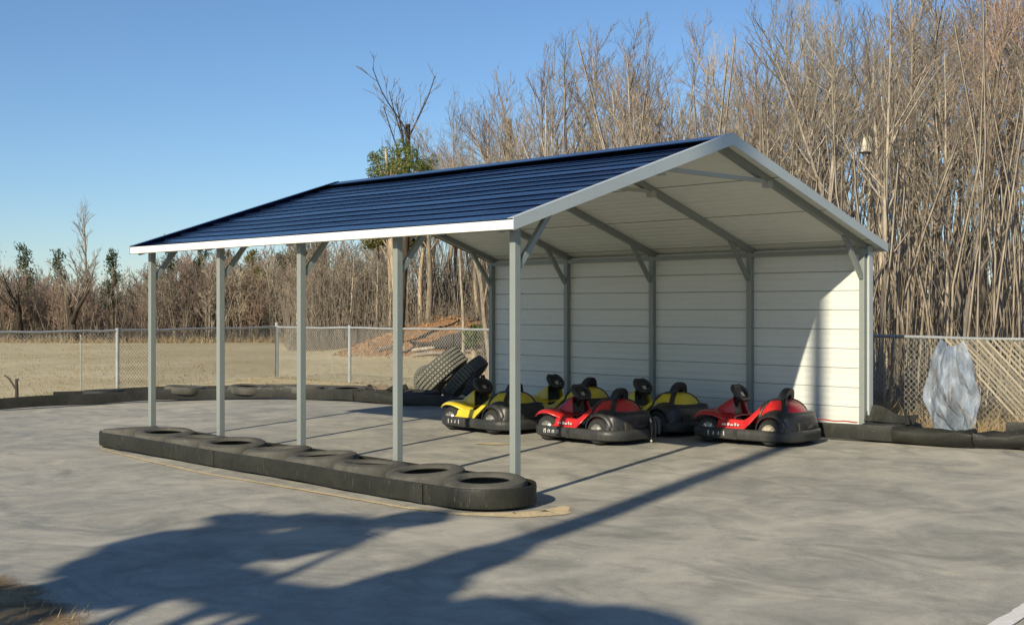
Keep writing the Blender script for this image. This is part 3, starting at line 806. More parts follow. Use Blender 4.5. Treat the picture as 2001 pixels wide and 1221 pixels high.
# dead wood on the clay bank
def gz(x, y): return zg(y)-.03+hump(x, y)
px_, py_ = site(-1.75, 36.6)
lg = empty('uprooted_log', (px_, py_, gz(px_, py_)), YAW, 'charred log with a round sawn end lying on the red clay bank beyond the fence', 'log')
mb = MB(); mb.tube([(-.62, .1, .13), (-.3, .05, .22), (0, 0, .26), (.3, -.05, .25), (.5, -.1, .24)], [.10, .17, .22, .20, .21], 10); mb.tube([(0, .1, .30), (.2, 0, .42), (.36, 0, .52)], [.12, .11, .09], 8); mb.build('trunk', M['dark'], lg, smooth=60)
mb = MB(); mb.lathe([(.21, 0), (.205, .02), (.0001, .02), (.0001, 0)], 20, Matrix.Translation((.5, -.1, .24)) @ Matrix.Rotation(R(100), 4, 'X')); mb.build('sawn_end', M['wood'], lg)
mb = MB(); mb.tube([(-.55, .1, .16), (-.95, .1, .20), (-1.25, .05, .22)], [.06, .04, .03], 7); mb.tube([(-1.2, .05, .24), (-1.1, 0, .08), (-1.0, -.05, -.05)], [.035, .03, .02], 6); mb.build('branch', M['dark'], lg, smooth=60)
px_, py_ = site(-2.7, 36.2)
mb = MB(); mb.tube([(-.5, 0, .02), (-.1, .05, .08), (.3, .1, .12), (.55, .1, .15)], [.05, .06, .05, .03], 7)
tag(mb.build('fallen_branch', M['bark'], smooth=60, loc=(px_, py_, gz(px_, py_)+.02)), 'pale fallen branch lying left of the charred log on the clay', 'branch')
mb = MB(); tq = random.Random(5)
for k in range(2600):
    la = tq.uniform(-5.4, 1.0); D = tq.uniform(34.4, 44); x, y = site(la, D)
    if hump(x, y) < .04: continue
    r_ = tq.uniform(.02, .11)*tq.random()**.5+.015; z = gz(x, y); q = len(mb.v); a0 = tq.uniform(0, 6.28)
    for j in range(4): mb.v.append((x+r_*tq.uniform(.7, 1.2)*math.cos(a0+j*1.57), y+r_*tq.uniform(.7, 1.2)*math.sin(a0+j*1.57), z-.02))
    mb.v.append((x+r_*.2, y, z+r_*tq.uniform(.4, .9))); mb.v.append((x-r_*.3, y+r_*.2, z+r_*tq.uniform(.3, .7)))
    mb.face(q, q+1, q+4); mb.face(q+1, q+2, q+4); mb.face(q+2, q+5, q+4); mb.face(q+2, q+3, q+5); mb.face(q+3, q, q+5); mb.face(q, q+4, q+5)
tag(mb.build('clay_clods', M['clay']), kind='stuff')
for q, (la, D, L, an, lb) in enumerate([(-2.3, 35.6, 1.1, .3, 'short pale plank lying on the clay in front of the charred log'), (-1.0, 35.9, 1.3, -.2, 'reddish plank lying on the clay right of the charred log'), (-3.6, 36.8, .9, .7, 'weathered stick lying on the left shoulder of the clay bank'), (-.5, 37.2, 1.0, .1, 'bleached branch on the clay beside the far back post')]):
    px_, py_ = site(la, D); an += YAW; c2, s2 = math.cos(an)*L/2, math.sin(an)*L/2
    mb = MB(); mb.tube([(-c2, -s2, gz(px_-c2, py_-s2)-gz(px_, py_)+.05), (0, 0, .09), (c2, s2, gz(px_+c2, py_+s2)-gz(px_, py_)+.05)], [.05, .06, .04], 5)
    tag(mb.build('fallen_branch', M['bark' if q % 2 == 0 else 'wood'], loc=(px_, py_, gz(px_, py_))), lb, 'branch')
# nest box on a thin pole among the trees
nx_, ny_ = site(5.50, 19.3)
nb = empty('nest_box', (nx_, ny_, 0), YAW+.5, 'pale wooden nest box high on a thin pole among the bare trees', 'nest box')
mb = MB(); mb.tube([(.09, .03, .05), (.10, .03, 2.2), (.12, .03, 4.3)], [.032, .028, .022], 7); mb.build('pole', M['bark'], nb, smooth=60)
mb = MB(); mb.prism([(-.065, 3.98), (.075, 3.98), (.075, 4.22), (.01, 4.22)], lambda p: (p[0], -.06, p[1]), lambda p: (p[0], .05, p[1])); mb.build('box', M['nest'], nb)
mb = MB(); mb.box((0, -.01, 3.97), (.19, .16, .018)); mb.build('base_board', M['dark'], nb)
# ------------------------------------------------------------------ go-karts (local x forward, y to the driver's left)
def rrect(hx, hy, r, n=8):
    P = []
    for cx, cy, a0 in ((hx-r, hy-r, 0), (-hx+r, hy-r, 90), (-hx+r, -hy+r, 180), (hx-r, -hy+r, 270)):
        for k in range(n+1):
            a = R(a0+90*k/n); P.append((cx+r*math.cos(a), cy+r*math.sin(a), math.cos(a), math.sin(a), 0.0))
    out = []
    for i in range(len(P)):
        a, b = P[i], P[(i+1) % len(P)]; out.append(a)
        d = math.hypot(b[0]-a[0], b[1]-a[1])
        if d > .2:
            for k in range(1, 5): t = k/5; out.append((a[0]+(b[0]-a[0])*t, a[1]+(b[1]-a[1])*t, a[2], a[3], 0.0))
    return out
wheel_tyre = MB(); h_ = .062
wheel_tyre.lathe([(.082, -h_), (.110, -h_-.004), (.128, -h_*.75), (.134, -h_*.3), (.134, h_*.3), (.128, h_*.75), (.110, h_+.004), (.082, h_), (.078, h_*.6), (.078, -h_*.6)], 30)
for i in range(3): wheel_tyre.lathe([(.1345, -.03+.03*i-.004), (.1365, -.03+.03*i), (.1345, -.03+.03*i+.004)], 30, closed=False)
wt_me = wheel_tyre.mesh('wheel', M['tyred'], 40)
def rim_mesh(mat):
    r_ = MB(); r_.lathe([(.083, h_-.006), (.078, h_+.002), (.068, h_-.012), (.050, h_-.022), (.030, h_-.008), (.018, h_+.006), (.0001, h_+.008)], 26, closed=False)
    r_.lathe([(.0001, -h_+.02), (.083, -h_+.01)], 26, closed=False)
    for k in range(5):
        a = 2*math.pi*k/5; r_.box((.045*math.cos(a), .045*math.sin(a), h_-.010), (.05, .014, .014), a)
        r_.box((.018*math.cos(a+.5), .018*math.sin(a+.5), h_+.007), (.006, .006, .008), a)
    return r_.mesh('rim', mat, 40)
rim_me = rim_mesh(M['chrome']); rim_cr = rim_mesh(M['creamrim'])
def dome(th, ph, k=1.0):
    """the rounded seat-back cowl: th round from the front (0) by the left, ph from rim to crown"""
    ct, st_ = math.cos(th), math.sin(th); ct = math.copysign(abs(ct)**.8, ct); st_ = math.copysign(abs(st_)**.8, st_)
    e = math.cos(ph)**.85; z = math.sin(ph)**.95
    rx = .30 if ct > 0 else .265
    return Vector((-.35+k*rx*ct*e, k*.315*st_*e, .27+.235*z*k - .05*max(0, -ct)*(1-z)))
def make_kart(paint, loc, rz, label, group, rims=None, marks='bars', decal=True):
    k = empty('go_kart', loc, rz, label, 'go-kart', group); k.scale = (.95, .95, .97)
    rims = rims or rim_me
    # rubber bumper ring with its joint bands and painted marks
    mb = MB(); bp = [(-.08, .058), (-.028, .050), (-.004, .064), (.004, .112), (-.004, .160), (-.028, .176), (-.08, .168)]
    mb.loop_sweep(rrect(.705, .46, .30), bp); bpo = mb.build('bumper', M['bump'], k, smooth=50)
    for (x, y, s_) in ((.02, .462, 1), (.02, -.462, -1)):
        mb = MB(); mb.box((x, y+s_*.000, .113), (.045, .016, .116)); mb.build('joint_band', M['black'], bpo, bevel=.004)
    for s_ in (-1, 1):
        mb = MB()
        for q in range(4):
            x = .17+.068*q; y = s_*(.4655)
            hh = .052 if q in (0, 3) else .034
            mb.box((x, y, .118), (.012, .003, hh))
            if marks == 'letters':
                mb.box((x+.017, y, .118+hh*.3), (.02, .003, .012)); mb.box((x+.026, y, .112), (.010, .003, .03))
            elif q in (1, 2): mb.box((x+.006, y, .104), (.020, .003, .010))
        mb.build('bumper_lettering', M['decal'], bpo)
    # floor and chassis
    mb = MB(); mb.prism([(.60, -.10), (.62, 0), (.60, .10), (.30, .24), (.25, .36), (-.15, .37), (-.25, .20), (-.62, .20), (-.62, -.20), (-.25, -.20), (-.15, -.37), (.25, -.36), (.30, -.24)],
             lambda p: (p[0], p[1], .07), lambda p: (p[0], p[1], .105))
    for s_ in (-1, 1):
        mb.tube([(.55, s_*.16, .12), (.3, s_*.20, .13), (-.5, s_*.20, .13)], .016, 8)
        mb.beam((.42, s_*.10, .13), (.42, s_*.30, .135), .02, .02); mb.beam((-.38, s_*.10, .135), (-.38, s_*.30, .135), .025, .025)
        mb.box((.10, s_*.385, .125), (.40, .03, .075))
    mb.build('chassis', M['black'], k)
    for x, hub in ((.42, 0), (-.38, 1)):
        for s_ in (-1, 1):
            w = bpy.data.objects.new('wheel', wt_me); col.objects.link(w); w.parent = k
            w.location = (x, s_*.352, .150 if hub else .145); w.rotation_euler = (R(-90*s_), rnd.uniform(0, 3), (R(8) if not hub else 0))
            w.scale = (1.11, 1.11, 1.05) if hub else (1.07, 1.07, .92)
            rm = bpy.data.objects.new('rim', rims if hub else rim_me); col.objects.link(rm); rm.parent = w
    # front cowl: a shallow wing that sweeps out over the front wheels
    sp = [(.66, .272, .39), (.60, .310, .42), (.52, .334, .425), (.43, .336, .42), (.35, .312, .39), (.27, .275, .34), (.18, .262, .28)]
    def fc(u, v):
        t = u*6; i = min(int(t), 5); f = t-i; a, b = sp[i], sp[i+1]
        x = a[0]+(b[0]-a[0])*f; z = a[1]+(b[1]-a[1])*f; w = a[2]+(b[2]-a[2])*f; q = 2*v-1
        bow = .10*(1-q*q)*(1-u)
        arch = .020*math.sin(min(1, max(0, (abs(q)-.42)/.58))*math.pi)
        return (x+bow*.35-.05*abs(q)**3, w*q, z-.022*abs(q)**2.2*(.4+u)+arch+.03*(1-q*q)*(.3+u*.7))
    mb = MB(); mb.grid(19, 23, fc); mb.build('front_cowl', paint, k, smooth=60, thick=.014)
    if decal:
        mb = MB()
        def el(p): return fc(.42+.10*math.cos(p), .78+.07*math.sin(p))
        b = [Vector(el(2*math.pi*i/14))+Vector((0, 0, .010)) for i in range(14)]
        mb.v += [tuple(p) for p in b]; mb.face(*range(14)); mb.build('cowl_badge', M['decal'], k)
    # dash fairing: hollow wedge that opens towards the driver
    def wedge(u, v):
        q = 2*u-1; w = .215-.03*v
        x = .50-.24*v-.10*abs(q)**2.5*(1-.4*v); z = .345+.150*v**.85
        if abs(q) > .72:
            f = (abs(q)-.72)/.28; z -= (.06+.15*v)*f; 
        return (x, w*(q if abs(q) < .72 else (1 if q > 0 else -1)*(.72+.16*(abs(q)-.72)/.28)), z)
    mb = MB(); mb.grid(25, 9, wedge); mb.build('dash_fairing', paint, k, smooth=45, thick=.012)
    mb = MB(); mb.prism([(.44, .33), (.27, .44), (.25, .30), (.33, .27)], lambda p: (p[0], -.12, p[1]), lambda p: (p[0], .12, p[1])); mb.build('dash_core', M['black'], k, bevel=.01)
    # steering column, wheel and pad
    mb = MB(); mb.tube([(.36, 0, .26), (.29, 0, .42), (.245, 0, .525)], [.045, .048, .050], 10); mb.build('steering_column', M['black'], k, smooth=50)
    sw = Matrix.Translation((.225, 0, .545)) @ Matrix.Rotation(R(-52), 4, 'Y')
    mb = MB(); ring = []
    for i in range(24):
        a = 2*math.pi*i/24; rr = .128 if abs(math.sin(a)) > .3 else .105
        ring.append(sw @ Vector((rr*.86*math.cos(a), rr*math.sin(a), .012*abs(math.sin(a))**2)))
    mb.tube(ring, .027, 8, closed=True)
    sto = mb.build('steering_wheel', M['black'], k, smooth=60)
    mb = MB(); mb.box((0, 0, -.01), (.15, .15, .05)); 
    for s_ in (-1, 1): mb.box((0, s_*.085, 0), (.035, .07, .02))
    pad = mb.build('steering_pad', M['seat'], sto, bevel=.012); pad.matrix_local = sw
    mb = MB(); mb.box((0, 0, 0), (.05, .06, .006)); pl = mb.build('wheel_plate', M['chrome'], sto); pl.matrix_local = sw @ Matrix.Translation((-.03, 0, .019))
    # side pods that sweep up into the seat cowl
    outer = [(.30, .275), (.12, .270), (-.02, .268), (-.085, .300), (-.135, .360), (-.19, .425), (-.25, .468), (-.31, .490)]
    inner = [(.33, .168), (.12, .162), (-.045, .160), (-.120, .225), (-.170, .305), (-.225, .375), (-.275, .415), (-.32, .436)]
    for s_ in (-1, 1):
        def yy(z): return s_*(.405 if z < .24 else max(.17, .405-.90*(z-.24)))
        mb = MB(); b = len(mb.v); n = len(outer)
        for dy in (0, -.045*s_):
            for (x, z) in outer: mb.v.append((x, yy(z)+dy+(-.03*s_ if z > .26 and x > -.03 else 0), z))
            for (x, z) in inner: mb.v.append((x, yy(z)+dy, z))
        for L in (0, 2*n):
            for i in range(n-1):
                q = (b+L+i, b+L+i+1, b+L+n+i+1, b+L+n+i); mb.face(*(q if (s_ > 0) == (L == 0) else q[::-1]))
        for i in range(n-1):
            mb.face(b+i, b+2*n+i, b+2*n+i+1, b+i+1); mb.face(b+n+i, b+n+i+1, b+3*n+i+1, b+3*n+i)
        mb.face(b, b+n, b+3*n, b+2*n); mb.face(b+n-1, b+3*n-1, b+4*n-1, b+2*n-1)
        spo = mb.build('side_panel', paint, k, bevel=.006)
        if decal:
            mb = MB()
            for (x, z, w, hh) in ((.20, .215, .05, .022), (.14, .218, .03, .030), (.095, .212, .035, .018), (.05, .220, .022, .034), (.015, .214, .026, .020)):
                mb.box((x, s_*(.4035 if True else 0)+s_*.006, z), (w, .003, hh))
            mb.build('side_decal', M['decal'], spo)
    # seat
    mb = MB(); mb.grid(10, 9, lambda u, v: (.05-.26*u-.03*(u > .55)*(u-.55)*3, (.40*v-.2)*(1-.2*u), .155+.03*abs(2*v-1)**2+(0 if u < .5 else (u-.5)**1.2*.62)))
    mb.build('seat', M['seat'], k, smooth=60, thick=.03)
    # rear seat cowl with two black straps and a round-holed headrest
    mb = MB(); mb.grid(20, 7, lambda u, v: dome(2*math.pi*u, v*math.pi/2*.999), wrap_u=True); rc = mb.build('seat_cowl', paint, k, smooth=24, thick=.01)
    for th0 in (62, 122, -62, -122):
        mb = MB(); w = .075
        def stp(u, v, th0=th0, w=w):
            ph = (.05+.95*u)*math.pi/2*.98; e = max(.16, math.cos(ph)**.85)
            return dome(R(th0)+(v-.5)*w/(.31*max(e, .25)), ph, 1.03)
        mb.grid(14, 4, stp); mb.build('strap', M['black'], rc, smooth=60, thick=.016)
    mb = MB(); arch = [(s, z) for s, z in [(-.135, .455), (-.125, .52), (-.095, .585), (-.045, .622), (0, .630), (.045, .622), (.095, .585), (.125, .52), (.135, .455)]]
    hole = [(-.034, .505), (-.036, .520), (-.029, .535), (-.015, .546), (0, .549), (.015, .546), (.029, .535), (.036, .520), (.034, .505)]
    b = 0
    for x, ex in ((-.315, 0), (-.405, 0)):
        for (y, z) in arch: mb.v.append((x-.05*(z-.45)/.18, y, z))
        for (y, z) in hole: mb.v.append((x-.05*(z-.45)/.18, y, z))
    n = 9
    for L, fl in ((0, False), (2*n, True)):
        for i in range(n-1):
            q = (L+i, L+i+1, L+n+i+1, L+n+i); mb.face(*(q if fl else q[::-1]))
    for i in range(n-1):
        mb.face(i, i+1, 2*n+i+1, 2*n+i); mb.face(n+i+1, n+i, 3*n+i, 3*n+i+1)
    mb.box((-.375, 0, .475), (.095, .262, .062))
    mb.build('headrest', M['seat'], k, smooth=50, bevel=.012)
    # black mudguards over the rear wheels
    for s_ in (-1, 1):
        def fen(u, v):
            a = R(8+160*u); y0 = .165; y1 = .405; f = v
            rr = .170+.022*math.sin(math.pi*u)**.7+.085*(1-f)**1.1*math.sin(math.pi*u)**.8; edge = -.022*max(0, f-.75)/.25
            return (-.375+(rr+edge)*1.10*math.cos(a)-.03*u, s_*(y0+(y1-y0)*f), .150+(rr+edge)*1.02*math.sin(a))
        mb = MB(); mb.grid(22, 7, fen); mb.build('mudguard', M['black'], k, smooth=32, thick=.012)
    # tail cover over the engine
    mb = MB()
    def tail(u, v):
        a = math.pi*(u-.5); hy = .415-.07*v; ca = max(0, math.cos(a))**.5; sa = math.copysign(abs(math.sin(a))**.7, math.sin(a))
        return (-.44-.225*ca*(1-.16*v), hy*sa, .14+.215*v)
    mb.grid(25, 5, tail); b = len(mb.v)
    mb.grid(25, 2, lambda u, v: Vector(tail(u, 1))*(1-v)+Vector((-.40, 0, .40))*v)
    mb.build('tail_cover', M['black'], k, smooth=50, thick=.012)
    mb = MB(); mb.box((-.60, .16, .20), (.14, .12, .12)); mb.tube([(-.62, .05, .18), (-.66, -.05, .20), (-.64, -.20, .22)], .025, 8); mb.build('engine', M['dark'], k)
    return k
gK = 'go-karts parked under the carport'
PI = math.pi
make_kart(M['yellow'], (2.20, 3.43, zg(3.43)), PI-.02, 'yellow and black go-kart partly hidden by the nearest front post', gK, decal=False)
make_kart(M['yellow'], (2.43, 4.50, zg(4.5)), PI+.03, 'yellow go-kart in the back row mostly hidden behind the middle red kart', gK, decal=False)
make_kart(M['red'], (3.86, 3.44, zg(3.44)), PI+.02, 'dark red go-kart in the middle of the front row with white side lettering', gK, marks='letters')
make_kart(M['yellow'], (3.84, 4.55, zg(4.55)), PI-.05, 'yellow and black go-kart in deep shade between the two red karts', gK, decal=False)
make_kart(M['red'], (5.33, 4.50, zg(4.5)), PI+.10, 'bright red go-kart with cream rear hubs, closest to the sunlit wall', gK, rims=rim_cr)
# a drooping glove of black rubber with pale tips hangs behind the middle red kart
mb = MB()
for q in range(3):
    x, y = 4.52+.015*q, 3.62+.045*q
    mb.tube([(x, y, .36-.02*q), (x+.02, y+.01, .27), (x+.015, y+.02, .18), (x+.02, y+.005, .10+.03*q)], [.022, .026, .022, .012], 7)
o = mb.build('rubber_flap', M['black'], smooth=60, loc=(0, 0, 0)); tag(o, 'black rubber flap hanging down behind the tail of the middle red kart', 'flap')
mb = MB(); mb.tube([(4.545, 3.595, .335), (4.56, 3.595, .30)], [.008, .010], 6); mb.tube([(4.545, 3.615, .10), (4.55, 3.615, .08)], [.010, .010], 6)
mb.build('pale_tip', M['nest'], o, smooth=60)

# ------------------------------------------------------------------ trees
tr = random.Random(11)
def rv(s=1.0): return Vector((tr.gauss(0, s), tr.gauss(0, s), tr.gauss(0, s)))
def limb(mb, p, d, L, r0, r1, n=4, sides=3, up=0.0, wander=.08):
    p = Vector(p); d = Vector(d).normalized(); pts = [p.copy()]; rad = [r0]; dirs = [d.copy()]
    for i in range(n):
        d = (d + rv(wander) + Vector((0, 0, up/n))).normalized(); p = p + d*(L/n)
        pts.append(p.copy()); rad.append(r0+(r1-r0)*(i+1)/n); dirs.append(d.copy())
    mb.tube(pts, rad, sides, caps=False); return pts, dirs, rad
def along(pts, dirs, rad, t):
    f = t*(len(pts)-1); i = min(int(f), len(pts)-2); f -= i
    return pts[i].lerp(pts[i+1], f), dirs[i].lerp(dirs[i+1], f).normalized(), rad[i]*(1-f)+rad[i+1]*f
def off(d, ang):
    o = d.orthogonal().normalized(); o.rotate(Matrix.Rotation(tr.uniform(0, 6.283), 3, d))
    return (d*math.cos(ang)+o*math.sin(ang)).normalized()
TW = .0037
def twigs(cr, pts, dirs, rad, n, L, ang, up, tw=TW, sub=4, t0=.15):
    for i in range(n):
        t = t0+(1-t0)*(i+tr.random())/n
        p, d, r = along(pts, dirs, rad, min(t, .999))
        l = L*(1-.45*t)*tr.uniform(.6, 1.25)
        a, b, c = limb(cr, p, off(d, ang*tr.uniform(.7, 1.3)), l, max(tw*1.3, r*.5), tw*.8, 3, 3, up, .09)
        for j in range(sub):
            q, e, s = along(a, b, c, .25+.75*(j+tr.random())/sub*.99)
            limb(cr, q, off(e, R(tr.uniform(18, 40))), l*tr.uniform(.35, .65), tw, tw*.6, 2, 3, up*.5, .08)
def proto_pole(H=8.0, nb=24, spread=26, low=.42, r=.055, bare=True):
    tk, cr = MB(), MB()
    P, D, Q = limb(tk, (0, 0, -.1), (tr.gauss(0, .02), tr.gauss(0, .02), 1), H, r, .012, 9, 6, .15, .030)
    for i in range(nb):
        t = low+(1-low)*(i+tr.random())/nb
        p, d, rr = along(P, D, Q, min(t, .995))
        L = H*.30*(1-.62*(t-low)/(1-low))*tr.uniform(.6, 1.2)
        a, b, c = limb(tk if t < .8 else cr, p, off(d, R(spread)*tr.uniform(.7, 1.4)), L, rr*.55, .008, 5, 4, .45, .07)
        twigs(cr, a, b, c, 7, L*.46, R(33), .35, sub=3)
    twigs(cr, P, D, Q, 8, .9, R(26), .3, t0=.8)
    for i in range(7):  # dead whips low on the stem
        p, d, rr = along(P, D, Q, tr.uniform(.08, low))
        limb(cr, p, off(d, R(tr.uniform(35, 75))), tr.uniform(.3, 1.0), .008, .004, 3, 3, .2, .12)
    return tk, cr
def proto_vase(H=8.0, stems=5, fork=.34, r=.085, spread=20):
    tk, cr = MB(), MB()
    P, D, Q = limb(tk, (0, 0, -.1), (0, 0, 1), H*fork, r, r*.8, 5, 7, .1, .03)
    for s_ in range(stems):
        p, d, rr = along(P, D, Q, tr.uniform(.6, .999))
        L = H*(1-fork)*tr.uniform(.80, 1.08)
        a, b, c = limb(tk, p, off(Vector((0, 0, 1)), R(spread)*tr.uniform(.5, 1.35)), L, rr*.62, .010, 8, 5, .30, .055)
        for i in range(7):
            t = .22+.78*(i+tr.random())/7
            q, e, s2 = along(a, b, c, min(t, .99)); l = L*.34*(1-.5*t)*tr.uniform(.7, 1.2)
            a2, b2, c2 = limb(cr if t > .6 else tk, q, off(e, R(tr.uniform(18, 38))), l, s2*.6, .007, 4, 4, .35, .07)
            twigs(cr, a2, b2, c2, 6, l*.52, R(30), .36, sub=4)
        twigs(cr, a, b, c, 7, .8, R(22), .3, t0=.7)
    return tk, cr
def proto_shrub(H=3.6, stems=7, spread=24, tw=.0085):
    tk, cr = MB(), MB()
    for s_ in range(stems):
        L = H*tr.uniform(.65, 1.05)
        a, b, c = limb(tk, (tr.gauss(0, .10), tr.gauss(0, .10), -.05), off(Vector((0, 0, 1)), R(spread)*tr.uniform(.2, 1.2)), L, .030, .009, 6, 4, .3, .06)
        for i in range(8):
            t = .22+.78*(i+tr.random())/8
            q, e, s2 = along(a, b, c, min(t, .99)); l = L*.36*(1-.4*t)*tr.uniform(.7, 1.2)
            a2, b2, c2 = limb(cr, q, off(e, R(tr.uniform(22, 50))), l, .013, tw, 3, 3, .3, .10)
            twigs(cr, a2, b2, c2, 5, l*.6, R(32), .25, tw, 3)
    return tk, cr
def mk(tk, cr, bark, twig):
    return (tk.mesh('trunk', M[bark], 180), cr.mesh('crown', M[twig], 180))
poles = [mk(*proto_pole(8, 18, 34, .48, .085), 'bark', 'twig'), mk(*proto_pole(8, 15, 40, .56, .066), 'bark', 'twigg'), mk(*proto_pole(8, 20, 30, .44, .095), 'barkg', 'twigp'), mk(*proto_pole(8, 13, 36, .62, .055), 'bark', 'twig')]
vases = [mk(*proto_vase(8, 6, .34, .07), 'bark', 'twig'), mk(*proto_vase(8, 7, .42, .075, 22), 'barkg', 'twigp'), mk(*proto_vase(8, 5, .38, .065, 16), 'bark', 'twigg')]
shrubs = [mk(*proto_shrub(3.6, 7), 'barkg', 'twig'), mk(*proto_shrub(3.6, 8, 28), 'barkg', 'twigp'), mk(*proto_shrub(3.6, 6, 18), 'bark', 'twigg')]
def tz(x, y): return zg(y)-.03+hump(x, y)
def plant(pair, lat, D, s, label, group, name='bare_tree', cat='tree', lean=.03, sxy=1.0):
    x, y = site(lat, D)
    r_ = empty(name, (x, y, tz(x, y)-.02), tr.uniform(0, 6.28), label, cat, group)
    r_.rotation_euler = (tr.gauss(0, lean), tr.gauss(0, lean), tr.uniform(0, 6.28)); r_.scale = (s*sxy, s*sxy, s)
    for nm, me in zip(('trunk', 'crown'), pair):
        o = bpy.data.objects.new(nm, me); col.objects.link(o); o.parent = r_
    return r_
prof_top = [(-100, 560), (0, 560), (150, 566), (300, 545), (430, 520), (520, 540), (600, 500), (660, 450), (720, 430), (760, 380), (800, 300), (850, 215), (950, 165), (1100, 110), (1250, 72), (1440, 75), (1475, 120), (1520, 60), (1600, 5), (1700, 10), (1800, -20), (2300, -20)]
def topv(u):
    for (a, va), (b, vb) in zip(prof_top, prof_top[1:]):
        if a <= u <= b: return va+(vb-va)*(u-a)/(b-a)
    return 0
FPX = 2422.66; VH = 599.07
def Hfor(u, D, extra): return (VH-(topv(u)+extra))*D/FPX+1.58
gR = 'bare trees of the wood to the right of and behind the carport'
gM = 'slender bare trees at the wood edge beyond the clay bank'
gL = 'leafless thicket trees along the far edge of the field'
used = []
def free(lat, D, dmin):
    for (a, b) in used:
        if (a-lat)**2+(b-D)**2 < dmin*dmin: return False
    used.append((lat, D)); return True
n = 0; tries = 0
while n < 98 and tries < 6000:
    tries += 1
    D = 16.8+20*tr.random()**1.25; u = tr.uniform(900, 2120); lat = (u-1000.5)/FPX*D
    x, y = site(lat, D)
    if y < 7.9: continue
    if u < 1060 and D < 27: continue
    if not free(lat, D, .62): continue
    ex = 20+abs(tr.gauss(0, 70)) if D > 21 else 40+abs(tr.gauss(0, 110))
    if u > 1560: ex -= 30
    H = Hfor(u, D, ex)+.1
    if H < 2.5: continue
    k = tr.random()
    pr_ = poles[tr.randrange(4)] if k < (.74 if u > 1640 else .38) else vases[tr.randrange(3)]
    if u > 1650:
        lb = 'slender bare tree with a pale straight trunk in the dense wood right of the carport'; gg = gR
    elif u > 1180:
        lb = 'bare twiggy tree rising behind the carport gable and back wall'; gg = 'bare trees rising behind the gable'
    else:
        lb = 'thin bare tree showing above the navy roof slope'; gg = 'bare trees showing above the roof slope'
    plant(pr_, lat, D, H/8.0, lb, gg, sxy=(tr.uniform(.9, 1.2) if tr.random() > .07 else tr.uniform(1.3, 1.5))); n += 1
n = 0; tries = 0
while n < 62 and tries < 5000:
    tries += 1
    D = 43+15*tr.random(); u = tr.uniform(560, 1010); lat = (u-1000.5)/FPX*D
    if not free(lat, D, .55): continue
    H = Hfor(max(u, 0), D, 25+abs(tr.gauss(0, 70)))
    if u > 780: H = min(H, 8.6*tr.uniform(.55, 1.0))
    if H < 1.8: H = 1.8+tr.random()
    if u < 700: pr_ = shrubs[tr.randrange(3)] if tr.random() < .6 else poles[tr.randrange(4)]
    else: pr_ = poles[tr.randrange(4)] if tr.random() < .8 else vases[tr.randrange(3)]
    base = 3.6 if pr_ in shrubs else 8.0
    plant(pr_, lat, D, H/base, 'slender pale-stemmed bare tree seen under the roof beyond the red clay bank' if u > 640 else 'bushy bare tree at the field edge seen between the front posts', gM if u > 640 else 'bushy bare trees at the field edge', sxy=1.5 if base == 8 else 1.1); n += 1
n = 0; tries = 0
while n < 92 and tries < 5000:
    tries += 1
    D = 53+10*tr.random()**1.2; u = tr.uniform(-90, 620); lat = (u-1000.5)/FPX*D
    if not free(lat, D, .6): continue
    H = Hfor(u, D, -22+abs(tr.gauss(0, 26)))
    plant(shrubs[tr.randrange(3)], lat, D, H/3.6, 'low brown leafless tree in the thicket at the far left edge of the field', gL, sxy=1.15); n += 1

# single trees one can pick out
def own_tree(name, lat, D, label, tk, cr, bark, twig, cat='tree', extra=None):
    x, y = site(lat, D); r_ = empty(name, (x, y, tz(x, y)-.02), 0, label, cat)
    tk.build('trunk', M[bark], r_, smooth=180)
    if cr: cr.build('crown', M[twig], r_, smooth=180)
    return r_
# dark leaning tree with a broken top, above the left end of the roof
tk, cr = MB(), MB()
H = 7.6
P, D_, Q = limb(tk, (0, 0, -.1), (.04, 0, 1), H*.90, .13, .075, 9, 8, .05, .030)
for i in range(11):
    t = .45+.54*(i+tr.random())/11; p, d, rr = along(P, D_, Q, min(t, .995))
    a, b, c = limb(tk, p, off(d, R(tr.uniform(22, 42))), tr.uniform(1.2, 2.6), rr*.35, .012, 6, 4, .5, .05); twigs(cr, a, b, c, 6, .9, R(28), .3, .009, 3)
own_tree('bare_tree', -3.47, 38, 'lone dark tree with a broken top standing above the left part of the roof', tk, cr, 'barkd', 'twigg')
# pale dead snag
tk = MB(); limb(tk, (0, 0, -.1), (-.03, 0, 1), 6.6, .14, .085, 8, 7, 0, .02); P, D_, Q = limb(tk, (-.15, 0, 5.2), (.4, 0, .9), 1.0, .05, .02, 3, 5, .2, .05)
own_tree('dead_tree', -.02, 33, 'pale dead trunk without bark or crown above the roof slope', tk, None, 'bark', None)
# tall thin tree over the left thicket
tk, cr = MB(), MB(); P, D_, Q = limb(tk, (0, 0, -.1), (.01, 0, 1), 5.9, .11, .02, 8, 6, .05, .02)
for i in range(16):
    t = .42+.57*(i+tr.random())/16; p, d, rr = along(P, D_, Q, min(t, .99))
    a, b, c = limb(cr, p, off(d, R(tr.uniform(30, 55))), 2.0*(1.25-t), rr*.5, .009, 5, 4, .45, .06); twigs(cr, a, b, c, 5, .6, R(30), .3, .008, 2)
own_tree('bare_tree', -20.0, 58, 'tall thin bare tree standing alone above the thicket at far left', tk, cr, 'barkg', 'twigg')
